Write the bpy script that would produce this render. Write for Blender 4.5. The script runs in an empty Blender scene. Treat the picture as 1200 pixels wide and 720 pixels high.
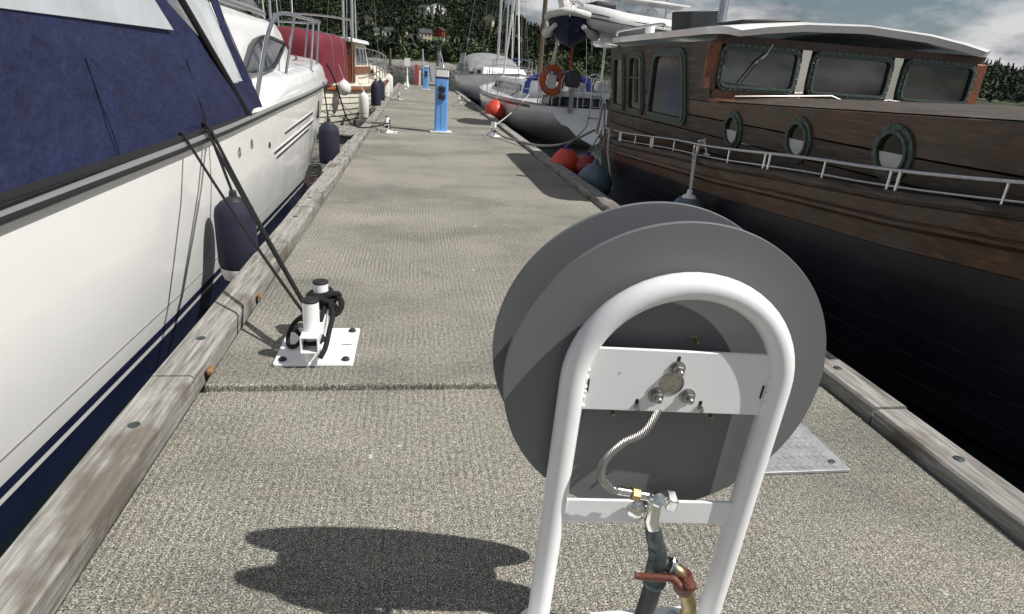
import bpy, math, random
import numpy as np
from mathutils import Vector, Matrix
random.seed(11); rng = np.random.default_rng(11)
S = bpy.context.scene
COL = S.collection
R = math.radians
WATER = -0.45

# ------------------------------------------------------------------ camera, sky, sun, exposure
def look(yaw, pitch, roll):
    y, p, r = R(yaw), R(pitch), R(roll)
    F = Vector((math.sin(y)*math.cos(p), math.cos(y)*math.cos(p), -math.sin(p)))
    Rt = Vector((math.cos(y), -math.sin(y), 0)); U = Rt.cross(F)
    R2 = Rt*math.cos(r) + U*math.sin(r); U2 = U*math.cos(r) - Rt*math.sin(r)
    return Matrix((R2, U2, -F)).transposed().to_4x4()
cam = bpy.data.cameras.new('camera'); cam.sensor_width = 36; cam.sensor_fit = 'HORIZONTAL'
cam.lens = 721/1200*36; cam.clip_start = 0.05; cam.clip_end = 6000
co = bpy.data.objects.new('camera', cam); COL.objects.link(co)
co.matrix_world = Matrix.Translation((0, 0, 1.25)) @ look(9.8065, 21.1459, 4.2324)
S.camera = co
TOSUN = Vector((0.74, -0.34, 1.0)).normalized()
w = bpy.data.worlds.new('World'); S.world = w; w.use_nodes = True
nt = w.node_tree; nt.nodes.clear()
def wn(t, **k):
    n = nt.nodes.new(t)
    for a, b in k.items(): setattr(n, a, b)
    return n
sky = wn('ShaderNodeTexSky', sky_type='NISHITA', sun_disc=False)
sky.sun_elevation = math.asin(TOSUN.z); sky.sun_rotation = math.atan2(TOSUN.x, TOSUN.y)
sky.air_density = 1.0; sky.dust_density = 0.6; sky.ozone_density = 1.2
tc = wn('ShaderNodeTexCoord'); mp = wn('ShaderNodeMapping'); mp.inputs['Scale'].default_value = (1, 1, 2.6)
mp.inputs['Location'].default_value = (0.35, 0.1, 0.2)
n1 = wn('ShaderNodeTexNoise'); n1.inputs['Scale'].default_value = 3.1; n1.inputs['Detail'].default_value = 9; n1.inputs['Roughness'].default_value = .58
n2 = wn('ShaderNodeTexNoise'); n2.inputs['Scale'].default_value = 6.5; n2.inputs['Detail'].default_value = 8; n2.inputs['Roughness'].default_value = .6
r1 = wn('ShaderNodeValToRGB'); r1.color_ramp.elements[0].position = .42; r1.color_ramp.elements[1].position = .55
r2 = wn('ShaderNodeValToRGB')
e = r2.color_ramp.elements; e[0].position = .40; e[0].color = (1.9, 2.3, 2.9, 1); e[1].position = .59; e[1].color = (13.0, 13.0, 13.2, 1)
mx = wn('ShaderNodeMixRGB'); bg = wn('ShaderNodeBackground'); bg.inputs['Strength'].default_value = 0.05
out = wn('ShaderNodeOutputWorld')
lk = nt.links.new
lk(tc.outputs['Generated'], mp.inputs['Vector']); lk(mp.outputs[0], n1.inputs['Vector']); lk(mp.outputs[0], n2.inputs['Vector'])
lk(n1.outputs['Fac'], r1.inputs[0]); lk(n2.outputs['Fac'], r2.inputs[0])
lk(r1.outputs[0], mx.inputs[0]); lk(sky.outputs[0], mx.inputs[1]); lk(r2.outputs[0], mx.inputs[2])
lk(mx.outputs[0], bg.inputs[0]); lk(bg.outputs[0], out.inputs[0])
sl = bpy.data.lights.new('sun', 'SUN'); sl.energy = 5.0; sl.angle = R(.53); sl.color = (1.0, .965, .905)
so = bpy.data.objects.new('sun', sl); COL.objects.link(so); so.location = (8, -4, 12)
so.rotation_euler = TOSUN.to_track_quat('Z', 'Y').to_euler()
S.view_settings.view_transform = 'Standard'; S.view_settings.look = 'None'; S.view_settings.gamma = 1; S.view_settings.exposure = 0.05

# ------------------------------------------------------------------ materials
class Mat:
    """small node helper: Principled + optional noise colour variation + bump"""
    def __init__(s, name, col, rough=.5, metal=0., **kw):
        s.m = bpy.data.materials.new(name); s.m.use_nodes = True
        s.t = s.m.node_tree; s.p = s.t.nodes['Principled BSDF']; s.out = s.t.nodes['Material Output']
        s.p.inputs['Base Color'].default_value = (*col, 1); s.col = col
        s.p.inputs['Roughness'].default_value = rough; s.p.inputs['Metallic'].default_value = metal
        for k, v in kw.items(): s.p.inputs[k.replace('_', ' ')].default_value = v
        s.crd = None; s.bump = None; s.cur = None
    def n(s, t, **k):
        n = s.t.nodes.new(t)
        for a, b in k.items():
            if a in n.inputs: n.inputs[a].default_value = b
            else: setattr(n, a, b)
        return n
    def l(s, a, b): s.t.links.new(a, b)
    def coord(s, scale=(1, 1, 1), rot=(0, 0, 0)):
        if s.crd is None: s.crd = s.n('ShaderNodeTexCoord')
        m = s.n('ShaderNodeMapping'); m.inputs['Scale'].default_value = scale; m.inputs['Rotation'].default_value = rot
        s.l(s.crd.outputs['Object'], m.inputs['Vector']); return m.outputs[0]
    def noise(s, scale, detail=4, rough=.6, stretch=(1, 1, 1)):
        n = s.n('ShaderNodeTexNoise', Scale=scale, Detail=detail, Roughness=rough); s.l(s.coord(stretch), n.inputs['Vector']); return n.outputs['Fac']
    def ramp(s, fac, stops):
        r = s.n('ShaderNodeValToRGB'); e = r.color_ramp.elements
        while len(e) < len(stops): e.new(.5)
        for q, (p, c) in zip(e, stops):
            q.position = p; q.color = (*c, 1) if len(c) == 3 else c
        s.l(fac, r.inputs[0]); return r.outputs[0]
    def base(s, sock): s.l(sock, s.p.inputs['Base Color']); s.cur = sock; return s
    def mix(s, fac, other, mode='MIX'):
        """mix the current colour with other (socket or rgb)"""
        m = s.n('ShaderNodeMixRGB', blend_type=mode)
        if hasattr(fac, 'is_linked'): s.l(fac, m.inputs[0])
        else: m.inputs[0].default_value = fac
        if s.cur is not None: s.l(s.cur, m.inputs[1])
        else: m.inputs[1].default_value = (*s.col, 1)
        if hasattr(other, 'is_linked'): s.l(other, m.inputs[2])
        else: m.inputs[2].default_value = (*other, 1)
        return s.base(m.outputs[0])
    def var(s, scale, amt, detail=5, stretch=(1, 1, 1)):
        """light and dark mottling of the colour itself"""
        f = s.noise(scale, detail, .6, stretch)
        g = s.ramp(f, [(.3, (1-amt,)*3), (.7, (1+amt,)*3)])
        return s.mix(1, g, 'MULTIPLY')
    def bmp(s, fac, strength=.3, dist=.01):
        b = s.n('ShaderNodeBump', Strength=strength, Distance=dist); s.l(fac, b.inputs['Height'])
        if s.bump is not None: s.l(s.bump, b.inputs['Normal'])
        s.bump = b.outputs[0]; s.l(s.bump, s.p.inputs['Normal']); return s
    def rgh(s, fac, a, b):
        r = s.ramp(fac, [(.3, (a,)*3), (.7, (b,)*3)]); s.l(r, s.p.inputs['Roughness']); return s
M = {}
def mk(name, col, rough=.5, metal=0, var=None, bump=None, **kw):
    m = Mat(name, col, rough, metal, **kw)
    if var: m.var(*var)
    if bump: m.bmp(m.noise(bump[0]), bump[1], bump[2])
    M[name] = m.m; return m

# brushed exposed-aggregate concrete
m = Mat('concrete', (.30, .285, .25), .9)
sp = m.noise(210, 2, .55); m.base(m.ramp(sp, [(.33, (.045, .043, .038)), (.44, (.17, .162, .142)), (.54, (.31, .297, .262)), (.66, (.68, .66, .61))]))
big = m.noise(1.3, 6, .65); m.mix(1, m.ramp(big, [(.3, (.76, .78, .765)), (.5, (.93, .925, .91)), (.72, (1.07, 1.04, .99))]), 'MULTIPLY')
st = m.noise(.9, 5, .6, (.6, 1.0, 1)); m.mix(1, m.ramp(st, [(.40, (.72, .735, .72)), (.50, (.95, .95, .94)), (.62, (1.08, 1.07, 1.06))]), 'MULTIPLY')
tin = m.noise(7, 3, .6); m.mix(m.ramp(tin, [(.55, (0, 0, 0)), (.75, (.28, .28, .28))]), (.36, .27, .20))
wv = m.n('ShaderNodeTexWave', wave_type='BANDS', bands_direction='X', Scale=12.6, Distortion=3.2, Detail=4.0); wv.inputs['Detail Scale'].default_value = 2.4
m.l(m.coord((1, .30, 1)), wv.inputs['Vector'])
dash = m.noise(60, 3, .6, (1.0, .8, 1))
m.mix(1, m.ramp(dash, [(.36, (.66, .66, .65)), (.52, (1.0, 1.0, 1.0)), (.68, (1.22, 1.22, 1.2))]), 'MULTIPLY')
wear = m.ramp(m.noise(1.7, 5, .65), [(.38, (.08, .08, .08)), (.62, (1, 1, 1))])
m.mix(wear, m.ramp(wv.outputs['Fac'], [(.0, (.76, .76, .75)), (.55, (1.05, 1.05, 1.04))]), 'MULTIPLY')
m.mix(m.ramp(m.noise(2.6, 6, .7, (1, .8, 1)), [(.60, (0, 0, 0)), (.70, (.5, .5, .5))]), (.14, .137, .12))
m.mix(m.ramp(m.noise(17, 2, .5), [(.735, (0, 0, 0)), (.75, (.55, .55, .55))]), (.72, .71, .67))
gm = m.n('ShaderNodeMixRGB', blend_type='MULTIPLY'); gm.inputs[0].default_value = 1; m.l(wv.outputs['Fac'], gm.inputs[1]); m.l(wear, gm.inputs[2])
m.bmp(gm.outputs[0], .32, .006).bmp(dash, .5, .006).bmp(sp, .7, .004); M['concrete'] = m.m

m = Mat('timber', (.36, .35, .33), .85)
gr = m.noise(7, 8, .7, (9, .5, 9)); m.base(m.ramp(gr, [(.3, (.08, .075, .068)), (.45, (.23, .222, .205)), (.60, (.36, .35, .33)), (.8, (.52, .51, .49))]))
kn = m.noise(2.1, 4, .6, (2.4, 1, 2)); m.mix(m.ramp(kn, [(.53, (0, 0, 0)), (.64, (.8, .8, .8))]), (.12, .10, .08)); cr_ = m.noise(4, 7, .7, (14, .22, 9)); m.mix(m.ramp(cr_, [(.60, (0, 0, 0)), (.66, (.85, .85, .85))]), (.045, .04, .035))
m.bmp(gr, .6, .006); M['timber'] = m.m
mk('bark_block', (.26, .15, .06), .8, var=(30, .35))
m = mk('white_paint', (.84, .85, .86), .34, var=(3, .035), bump=(60, .06, .002))
ch = m.noise(21, 6, .7); m.mix(m.ramp(ch, [(.695, (0, 0, 0)), (.72, (.6, .6, .6))]), (.33, .31, .28))
m = mk('grey_plastic', (.035, .038, .040), .42, var=(2.2, .12)); scr = m.noise(9, 8, .75, (1, 1, 6)); m.mix(m.ramp(scr, [(.62, (0, 0, 0)), (.80, (.30, .30, .30))]), (.085, .085, .083)); m.rgh(m.noise(5, 6), .30, .52); m.bmp(m.noise(90), .03, .002)
m = mk('disc_rim', (.16, .165, .17), .5)
mk('steel', (.62, .62, .62), .24, 1., var=(40, .12)); mk('galvanised', (.105, .13, .135), .5, .8, var=(55, .35), bump=(70, .25, .002))
mk('chrome', (.72, .72, .70), .16, 1.); mk('nut_steel', (.42, .41, .39), .32, 1., var=(120, .3))
mk('brass', (.34, .27, .15), .40, 1., var=(70, .25)); mk('brass_dull', (.40, .31, .17), .42, .9, var=(90, .35))
mk('red_handle', (.125, .036, .022), .55, 0, var=(80, .4), bump=(120, .3, .002))
mk('black_rubber', (.018, .018, .019), .6, var=(20, .3)); mk('black_hole', (.012, .012, .012), .9)
m = mk('braid', (.40, .39, .37), .36, .85)
b1 = m.n('ShaderNodeTexWave', Scale=90, Distortion=.5); m.l(m.coord((1, 1, 1), (0, .7, .4)), b1.inputs['Vector']); m.bmp(b1.outputs['Fac'], .7, .002); m.mix(1, m.ramp(b1.outputs['Fac'], [(0, (.5, .5, .5)), (1, (1.2, 1.2, 1.2))]), 'MULTIPLY')
m = Mat('diamond_plate', (.40, .41, .42), .5, .35); m.var(14, .14); m.rgh(m.noise(9, 5), .32, .6); M['diamond_plate'] = m.m
m = mk('gelcoat', (.86, .86, .85), .20, var=(.8, .03), Coat_Weight=.5); gs = m.noise(2.2, 7, .7, (1, 1, .35)); m.mix(m.ramp(gs, [(.60, (0, 0, 0)), (.80, (.22, .22, .22))]), (.52, .49, .41)); m.rgh(m.noise(3, 6), .12, .30); m = mk('gelcoat_grey', (.60, .60, .58), .35, var=(1.5, .08)); st = m.noise(3, 6, .7, (3, 3, .4)); m.mix(m.ramp(st, [(.5, (0, 0, 0)), (.75, (.3, .3, .3))]), (.42, .38, .30))
mk('cream_paint', (.74, .70, .60), .38, var=(2.2, .06)); mk('navy_paint', (.012, .017, .05), .25, var=(4, .2))
mk('navy_canvas', (.0065, .0105, .050), .75, var=(6, .22), bump=(3.2, .8, .09)); mk('blue_canvas', (.012, .03, .22), .7, var=(5, .2), bump=(9, .4, .04))
mk('black_trim', (.015, .015, .017), .45); mk('burgundy_canvas', (.155, .012, .026), .75, var=(5, .15), bump=(7, .4, .04))
mk('grey_canvas', (.24, .25, .26), .8, var=(4, .15), bump=(6, .4, .04)); mk('white_canvas', (.66, .65, .62), .8, var=(8, .12), bump=(9, .7, .05))
m = mk('vinyl', (.62, .65, .68), .12, var=(3, .12), bump=(4, .25, .03)); m.p.inputs['Alpha'].default_value = .62  # grey-white base puts the sky's reflection into the colour of the clear sheet
def wood(name, a, b, c2, rough, sy=.5):
    m = Mat(name, b, rough)
    g = m.noise(6, 8, .68, (7, sy, 7)); m.base(m.ramp(g, [(.3, a), (.5, b), (.72, c2)]))
    p = m.noise(1.6, 6, .7); m.mix(m.ramp(p, [(.46, (0, 0, 0)), (.66, (.85, .85, .85))]), (.075, .064, .052)); p2 = m.noise(3.5, 7, .75, (2, .6, 2)); m.mix(m.ramp(p2, [(.52, (0, 0, 0)), (.66, (.75, .75, .75))]), (.013, .010, .008))
    m.bmp(g, .35, .006); M[name] = m.m; return m
wood('varnish_worn', (.020, .010, .005), (.072, .030, .012), (.19, .080, .028), .36)
wood('wood_grey', (.018, .013, .010), (.060, .043, .031), (.16, .130, .10), .6)
m = wood('mahogany', (.10, .026, .010), (.25, .075, .028), (.36, .13, .05), .35)
m = mk('hull_dark', (.012, .014, .020), .34, var=(2, .4)); hs = m.noise(3, 7, .72, (1.5, .35, 3)); m.mix(m.ramp(hs, [(.55, (0, 0, 0)), (.75, (.6, .6, .6))]), (.045, .046, .05)); m.bmp(hs, .3, .006); mk('bronze', (.085, .115, .10), .55, .5, var=(45, .5), bump=(80, .3, .002))
mk('bolt_pale', (.45, .50, .46), .4, .6)
m = mk('dark_glass', (.012, .014, .017), .03, 0, IOR=1.9); mk('side_glass', (.014, .012, .011), .14, 0, var=(3, .3), bump=(6, .12, .02), IOR=1.36); mk('window_blue', (.05, .07, .09), .06); mk('curtain', (.55, .55, .54), .85)
mk('mirror_post', (.75, .72, .66), .12, 1.)
def rope(name, col):
    m = mk(name, col, .85, var=(40, .25)); w_ = m.n('ShaderNodeTexWave', Scale=45, Distortion=1.); m.l(m.coord((1, 1, 1), (.6, .5, .7)), w_.inputs['Vector']); m.bmp(w_.outputs['Fac'], .6, .004)
rope('rope_black', (.006, .006, .007)); rope('rope_white', (.50, .48, .44)); rope('rope_grey', (.27, .26, .24))
mk('fender_navy', (.012, .013, .034), .8, var=(9, .2), bump=(160, .3, .002)); mk('fender_white', (.70, .69, .66), .45, var=(7, .08)); mk('fender_red', (.62, .062, .032), .48, var=(5, .15))
mk('fender_darkred', (.26, .028, .03), .5, var=(5, .2)); mk('fender_slate', (.085, .125, .165), .5, var=(5, .15)); mk('fender_blue', (.02, .03, .16), .5)
m = mk('pedestal_blue', (.15, .36, .76), .42, var=(3, .05)); mk('pedestal_white', (.72, .73, .74), .4); mk('socket', (.03, .032, .035), .4)
mk('lifebuoy_orange', (.50, .10, .03), .55, var=(8, .15)); mk('sign_white', (.75, .75, .73), .5); mk('sign_red', (.50, .03, .04), .5)
mk('alu', (.62, .63, .64), .35, .8); mk('alu_grey', (.34, .34, .34), .45, .5); mk('mast_gold', (.16, .12, .08), .4, .5)
mk('house_white', (.62, .62, .60), .8, var=(.6, .08)); mk('house_cream', (.52, .46, .34), .8, var=(.6, .08)); mk('house_red', (.26, .035, .03), .8, var=(.6, .1))
mk('roof_dark', (.055, .055, .06), .8, var=(.8, .2)); mk('roof_tile', (.20, .085, .05), .8, var=(.8, .2)); mk('roof_grey', (.26, .26, .27), .7, var=(.8, .15)); mk('house_glass', (.03, .035, .045), .1)
mk('trunk', (.07, .055, .04), .9, var=(6, .3)); mk('rubber_tube', (.62, .62, .61), .55, var=(3, .05)); mk('rubber_black', (.02, .02, .022), .6)
mk('stone', (.20, .19, .175), .9, var=(.7, .4), bump=(2, .8, .3))
for nm, a, b in (('leaf_dark', (.010, .019, .009), (.027, .045, .017)), ('leaf_mid', (.018, .034, .011), (.050, .078, .024)), ('leaf_light', (.04, .065, .018), (.105, .13, .04))):
    m = Mat(nm, b, .75); oi = m.noise(.23, 5, .7); m.base(m.ramp(oi, [(.3, a), (.7, b)])); M[nm] = m.m
m = Mat('terrain', (.03, .045, .018), .95); g = m.noise(.045, 6, .65); m.base(m.ramp(g, [(.35, (.014, .024, .010)), (.52, (.03, .045, .016)), (.66, (.085, .10, .04)), (.8, (.12, .11, .07))])); M['terrain'] = m.m
m = Mat('water', (.006, .011, .012), .06); m.p.inputs['IOR'].default_value = 1.33
a = m.noise(1.6, 5, .6, (1, .6, 1)); b = m.noise(7, 3, .55, (1, .6, 1)); m.bmp(a, .35, .12).bmp(b, .3, .03); M['water'] = m.m

# ------------------------------------------------------------------ mesh helpers
def V(*a): return Vector(a)
class Plane:
    """2-D drawing plane in space: origin, u, v, and n = u x v"""
    def __init__(s, o, u, v):
        s.o = Vector(o); s.u = Vector(u).normalized(); vv = Vector(v); s.v = (vv - s.u*vv.dot(s.u)).normalized(); s.n = s.u.cross(s.v)
    def p(s, a, b, c=0): return s.o + s.u*a + s.v*b + s.n*c
def rpoly(pts, r, n=5):
    """polygon with rounded corners"""
    o = []; k = len(pts)
    for i in range(k):
        p = Vector(pts[i]); a = (Vector(pts[i-1])-p); b = (Vector(pts[(i+1) % k])-p)
        la, lb = a.length, b.length; a.normalize(); b.normalize()
        d = min(r, la*.48, lb*.48)
        for j in range(n+1):
            t = j/n; o.append(tuple((p+a*d)*(1-t)**2 + p*2*t*(1-t) + (p+b*d)*t*t))
    return o
def offset(pts, d):
    """shrink (d > 0) a convex polygon towards its inside"""
    k = len(pts); o = []; area = sum(pts[i-1][0]*pts[i][1]-pts[i][0]*pts[i-1][1] for i in range(k)); s = 1 if area > 0 else -1
    for i in range(k):
        a, p, b = Vector(pts[i-1]), Vector(pts[i]), Vector(pts[(i+1) % k])
        e1 = (p-a).normalized(); e2 = (b-p).normalized(); nn = Vector((-e1.y-e2.y, e1.x+e2.x))
        if nn.length < 1e-6: nn = Vector((-e1.y, e1.x))
        o.append(tuple(p + nn.normalized()*d*s))
    return o
def circ(r, n=24, cx=0, cy=0, ry=None): return [(cx+r*math.cos(2*math.pi*i/n), cy+(ry or r)*math.sin(2*math.pi*i/n)) for i in range(n)]
def smooth_path(pts, k=6):
    """Catmull-Rom through points"""
    P = [Vector(p) for p in pts]; o = []
    for i in range(len(P)-1):
        a, b, c, d = P[max(i-1, 0)], P[i], P[i+1], P[min(i+2, len(P)-1)]
        for j in range(k):
            t = j/k; o.append(.5*((2*b)+(c-a)*t+(2*a-5*b+4*c-d)*t*t+(3*b-a-3*c+d)*t**3))
    o.append(P[-1]); return o
def sag(a, b, s, n=12):
    a, b = Vector(a), Vector(b); return [a.lerp(b, i/n)-Vector((0, 0, s*4*(i/n)*(1-i/n))) for i in range(n+1)]
def lerp(pts, x):
    if x <= pts[0][0]: return pts[0][1]
    for (a, b), (c, d) in zip(pts, pts[1:]):
        if x <= c:
            t = (x-a)/(c-a); t = t*t*(3-2*t)*.5+t*.5; return b+(d-b)*t
    return pts[-1][1]
def world_matrix(o):
    m = o.matrix_basis.copy()
    while o.parent: o = o.parent; m = o.matrix_basis @ m
    return m
class MB:
    def __init__(s): s.v = []; s.f = []
    def add(s, vs, fs):
        k = len(s.v); s.v += [Vector(x) for x in vs]; s.f += [tuple(i+k for i in f) for f in fs]; return s
    def box(s, c, d, rot=None, taper=1):
        x, y, z = d[0]/2, d[1]/2, d[2]/2; c = Vector(c)
        q = [V(sx*x*(taper if sz > 0 else 1), sy*y*(taper if sz > 0 else 1), sz*z) for sx in (-1, 1) for sy in (-1, 1) for sz in (-1, 1)]
        if rot is not None: q = [rot @ p for p in q]
        return s.add([c+p for p in q], [(0, 1, 3, 2), (4, 6, 7, 5), (0, 4, 5, 1), (2, 3, 7, 6), (0, 2, 6, 4), (1, 5, 7, 3)])
    def tube(s, pts, r, n=10, closed=False, caps=True):
        P = [Vector(p) for p in pts]; k = len(P); rr = r if isinstance(r, (list, tuple)) else [r]*k
        def tan(i):
            a = P[(i-1) % k] if closed or i else P[0]; b = P[(i+1) % k] if closed or i < k-1 else P[-1]; return (b-a).normalized()
        t = tan(0); u = t.orthogonal().normalized(); rings = []; base = len(s.v)
        for i in range(k):
            t2 = tan(i); u = (u - t2*u.dot(t2)); u = u.normalized() if u.length > 1e-6 else t2.orthogonal().normalized(); w_ = t2.cross(u)
            for j in range(n):
                a = 2*math.pi*j/n; s.v.append(P[i]+(u*math.cos(a)+w_*math.sin(a))*rr[i])
        for i in range(k if closed else k-1):
            for j in range(n):
                a, b = base+i*n, base+((i+1) % k)*n; s.f.append((a+j, a+(j+1) % n, b+(j+1) % n, b+j))
        if caps and not closed: s.f.append(tuple(base+j for j in range(n))[::-1]); s.f.append(tuple(base+(k-1)*n+j for j in range(n)))
        return s
    def lathe(s, prof, o=(0, 0, 0), axis=(0, 0, 1), n=24):
        ax = Vector(axis).normalized(); u = ax.orthogonal().normalized(); w_ = ax.cross(u); o = Vector(o); base = len(s.v)
        for r, h in prof:
            for j in range(n):
                a = 2*math.pi*j/n; s.v.append(o+ax*h+(u*math.cos(a)+w_*math.sin(a))*max(r, 1e-4))
        for i in range(len(prof)-1):
            for j in range(n):
                a, b = base+i*n, base+(i+1)*n; s.f.append((a+j, a+(j+1) % n, b+(j+1) % n, b+j))
        s.f.append(tuple(base+j for j in range(n))[::-1]); s.f.append(tuple(base+(len(prof)-1)*n+j for j in range(n))); return s
    def prism(s, poly, pl, c0, c1):
        k = len(poly); vs = [pl.p(a, b, c0) for a, b in poly]+[pl.p(a, b, c1) for a, b in poly]
        fs = [tuple(range(k))[::-1], tuple(range(k, 2*k))]+[(i, (i+1) % k, k+(i+1) % k, k+i) for i in range(k)]
        return s.add(vs, fs)
    def ring(s, po, pi, pl, c0, c1):
        k = len(po); vs = []
        for q, c in ((po, c0), (po, c1), (pi, c1), (pi, c0)): vs += [pl.p(a, b, c) for a, b in q]
        fs = []
        for r_ in range(4):
            a, b = r_*k, ((r_+1) % 4)*k
            fs += [(a+i, a+(i+1) % k, b+(i+1) % k, b+i) for i in range(k)]
        return s.add(vs, fs)
    def loft(s, grid, closed=False):
        m_ = len(grid[0]); vs = [p for row in grid for p in row]; fs = []
        for i in range(len(grid)-1):
            for j in range(m_ if closed else m_-1): fs.append((i*m_+j, i*m_+(j+1) % m_, (i+1)*m_+(j+1) % m_, (i+1)*m_+j))
        return s.add(vs, fs)
    def slab(s, grid, th):
        """sheet with thickness th (offset against the face normals)"""
        m_ = len(grid[0]); n_ = len(grid); G = [[Vector(p) for p in r] for r in grid]; B = []
        for i in range(n_):
            row = []
            for j in range(m_):
                du = G[min(i+1, n_-1)][j]-G[max(i-1, 0)][j]; dv = G[i][min(j+1, m_-1)]-G[i][max(j-1, 0)]
                q = du.cross(dv); q = q.normalized() if q.length > 1e-9 else V(0, 0, 1); row.append(G[i][j]-q*th)
            B.append(row)
        s.loft(G); s.loft([r[::-1] for r in B])
        s.loft([G[0], B[0]]); s.loft([G[-1], B[-1]]); s.loft([[r[0] for r in G], [r[0] for r in B]]); s.loft([[r[-1] for r in G], [r[-1] for r in B]]); return s
    def build(s, name, mat, parent=None, local=False, bevel=0, smooth=True, angle=35):
        vs = s.v
        if parent is not None and not local:
            inv = world_matrix(parent).inverted(); vs = [inv @ p for p in vs]
        me = bpy.data.meshes.new(name); me.from_pydata([tuple(p) for p in vs], [], s.f); me.update()
        if smooth:
            me.polygons.foreach_set('use_smooth', [True]*len(me.polygons)); me.set_sharp_from_angle(angle=R(angle))
        me.materials.append(M[mat]); o = bpy.data.objects.new(name, me); COL.objects.link(o)
        if parent is not None: o.parent = parent
        if bevel:
            b = o.modifiers.new('bevel', 'BEVEL'); b.width = bevel; b.segments = 2; b.limit_method = 'ANGLE'; b.angle_limit = R(40)
        return o
def tag(o, label, cat, group=None):
    o['label'] = label; o['category'] = cat
    if group: o['group'] = group
    return o
def thing(name, label, cat, loc=(0, 0, 0), rz=0, group=None):
    o = bpy.data.objects.new(name, None); o.empty_display_size = .1; COL.objects.link(o); o.location = loc; o.rotation_euler = (0, 0, rz)
    return tag(o, label, cat, group)
def struct(o, kind='structure'): o['kind'] = kind; return o
def copy_tree(o, parent=None):
    c = o.copy(); COL.objects.link(c); c.parent = parent
    for ch in list(o.children): copy_tree(ch, c)
    return c

# ------------------------------------------------------------------ the setting: water, dock, far shore
mb = MB(); mb.add([(-1500, -300, WATER), (1500, -300, WATER), (1500, 1800, WATER), (-1500, 1800, WATER)], [(0, 1, 2, 3)])
struct(mb.build('water', 'water', smooth=False))

PROF = [(240, -3), (262, .3), (330, 3), (420, 8), (480, 20), (560, 42), (700, 78), (900, 92)]
RID = [(-400, .8), (-150, 1.), (20, 1.02), (75, .80), (125, .44), (200, .40), (500, .5)]
def terrain(x, y):
    z = lerp(PROF, y)
    if z > 0: z *= lerp(RID, x*700/max(y, 300))
    z += (math.sin(x*.031+1.3)*math.cos(y*.027)+.5*math.sin(x*.083+y*.05))*min(1.5, max(0, (y-270)/90))*1.5
    return z
xs = [-500+12.5*i for i in range(113)]; ys = [236+9*i for i in range(76)]
mb = MB().loft([[V(x, y, terrain(x, y)) for x in xs] for y in ys])
struct(mb.build('hillside', 'terrain'))

dock = struct(bpy.data.objects.new('dock', None)); COL.objects.link(dock)
XL, XR = -.815, 1.845
JY = [-8.0, 2.27, 12.23, 22.5, 32.4, 37.5]
for a, b in zip(JY, JY[1:]):
    o = MB().box(((XL+XR)/2, (a+b)/2, -.25), (XR-XL, b-a-.052, .5)).build('concrete_slab', 'concrete', dock, bevel=.008, smooth=False)
for y in JY[1:-1]:
    MB().box(((XL+XR)/2, y, -.108), (XR-XL-.02, .08, .16)).build('joint_filler', 'concrete', dock, smooth=False)
# edge timbers: planks of about 3 m, lying on small packing blocks
for side in (-1, 1):
    y = -6.73 if side < 0 else -7.05; k = 0
    while y < 37.4:
        L = min(3.0, 37.45-y); x0 = (XL-.098 if side < 0 else XR+.098)+random.uniform(-.004, .004); z0 = .012+random.uniform(-.004, .004)
        g = []
        N = 10
        for i in range(N+1):
            yy = y+.006+(L-.012)*i/N; jx = .004*math.sin(yy*3.1+side); hw = .078
            g.append([V(x0-hw+jx, yy, z0-.07), V(x0-hw+jx, yy, z0+.036), V(x0-hw+.010+jx, yy, z0+.045), V(x0+hw-.010+jx, yy, z0+.045), V(x0+hw+jx, yy, z0+.036), V(x0+hw+jx, yy, z0-.07)])
        mb = MB().loft(g, closed=True); n = len(g[0]); q = len(mb.v)
        mb.f.append(tuple(range(n))); mb.f.append(tuple(range(q-n, q))[::-1])
        o = mb.build('edge_timber', 'timber', dock, angle=25)
        for yy in (y+.35, y+L-.35):
            if -1 < yy < 16: MB().lathe([(.019, -.002), (.019, .004), (.011, .007), (.0, .007)], (x0, yy, z0+.044), n=10).build('coach_bolt', 'galvanised', o)
        y += L; k += 1
    xb = XL+.012 if side < 0 else XR-.012
    for yy in ((2.40, 3.27) if side < 0 else (6.45,)):
        MB().box((xb-.012*(-side), yy, .014), (.024, .05, .024)).build('packing_block', 'bark_block', dock, bevel=.006)
# chequer plate over the joint on the right
pl = MB().box((1.20, 1.965, .008), (.67, .70, .012)).build('chequer_plate', 'diamond_plate', dock, bevel=.002)
mb = MB()
for i in range(23):
    for j in range(23):
        cx, cy = .885+.030*i+(.015 if j % 2 else 0), 1.632+.030*j; a = R(42) if j % 2 else R(-42)
        if cx > 1.515: continue
        rot = Matrix.Rotation(a, 3, 'Z'); q = [rot @ V(p, r_, 0) for p, r_ in ((-.0195, 0), (-.006, -.0032), (.006, -.0032), (.0195, 0), (.006, .0032), (-.006, .0032))]
        c_ = V(cx, cy, .014); mb.add([c_+p for p in q]+[c_+V(p.x*.8, p.y*.7, .0018) for p in q], [(6, 7, 8, 9, 10, 11)]+[(t, (t+1) % 6, 6+(t+1) % 6, 6+t) for t in range(6)])
struct(mb.build('tread_pattern', 'diamond_plate', pl, smooth=False), 'stuff')
for x, y in ((.91, 1.66), (1.49, 1.66), (.91, 2.26), (1.49, 2.26)): MB().lathe([(.012, 0), (.012, .005), (.0, .007)], (x, y, .014), n=10).build('plate_screw', 'nut_steel', pl)
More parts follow.
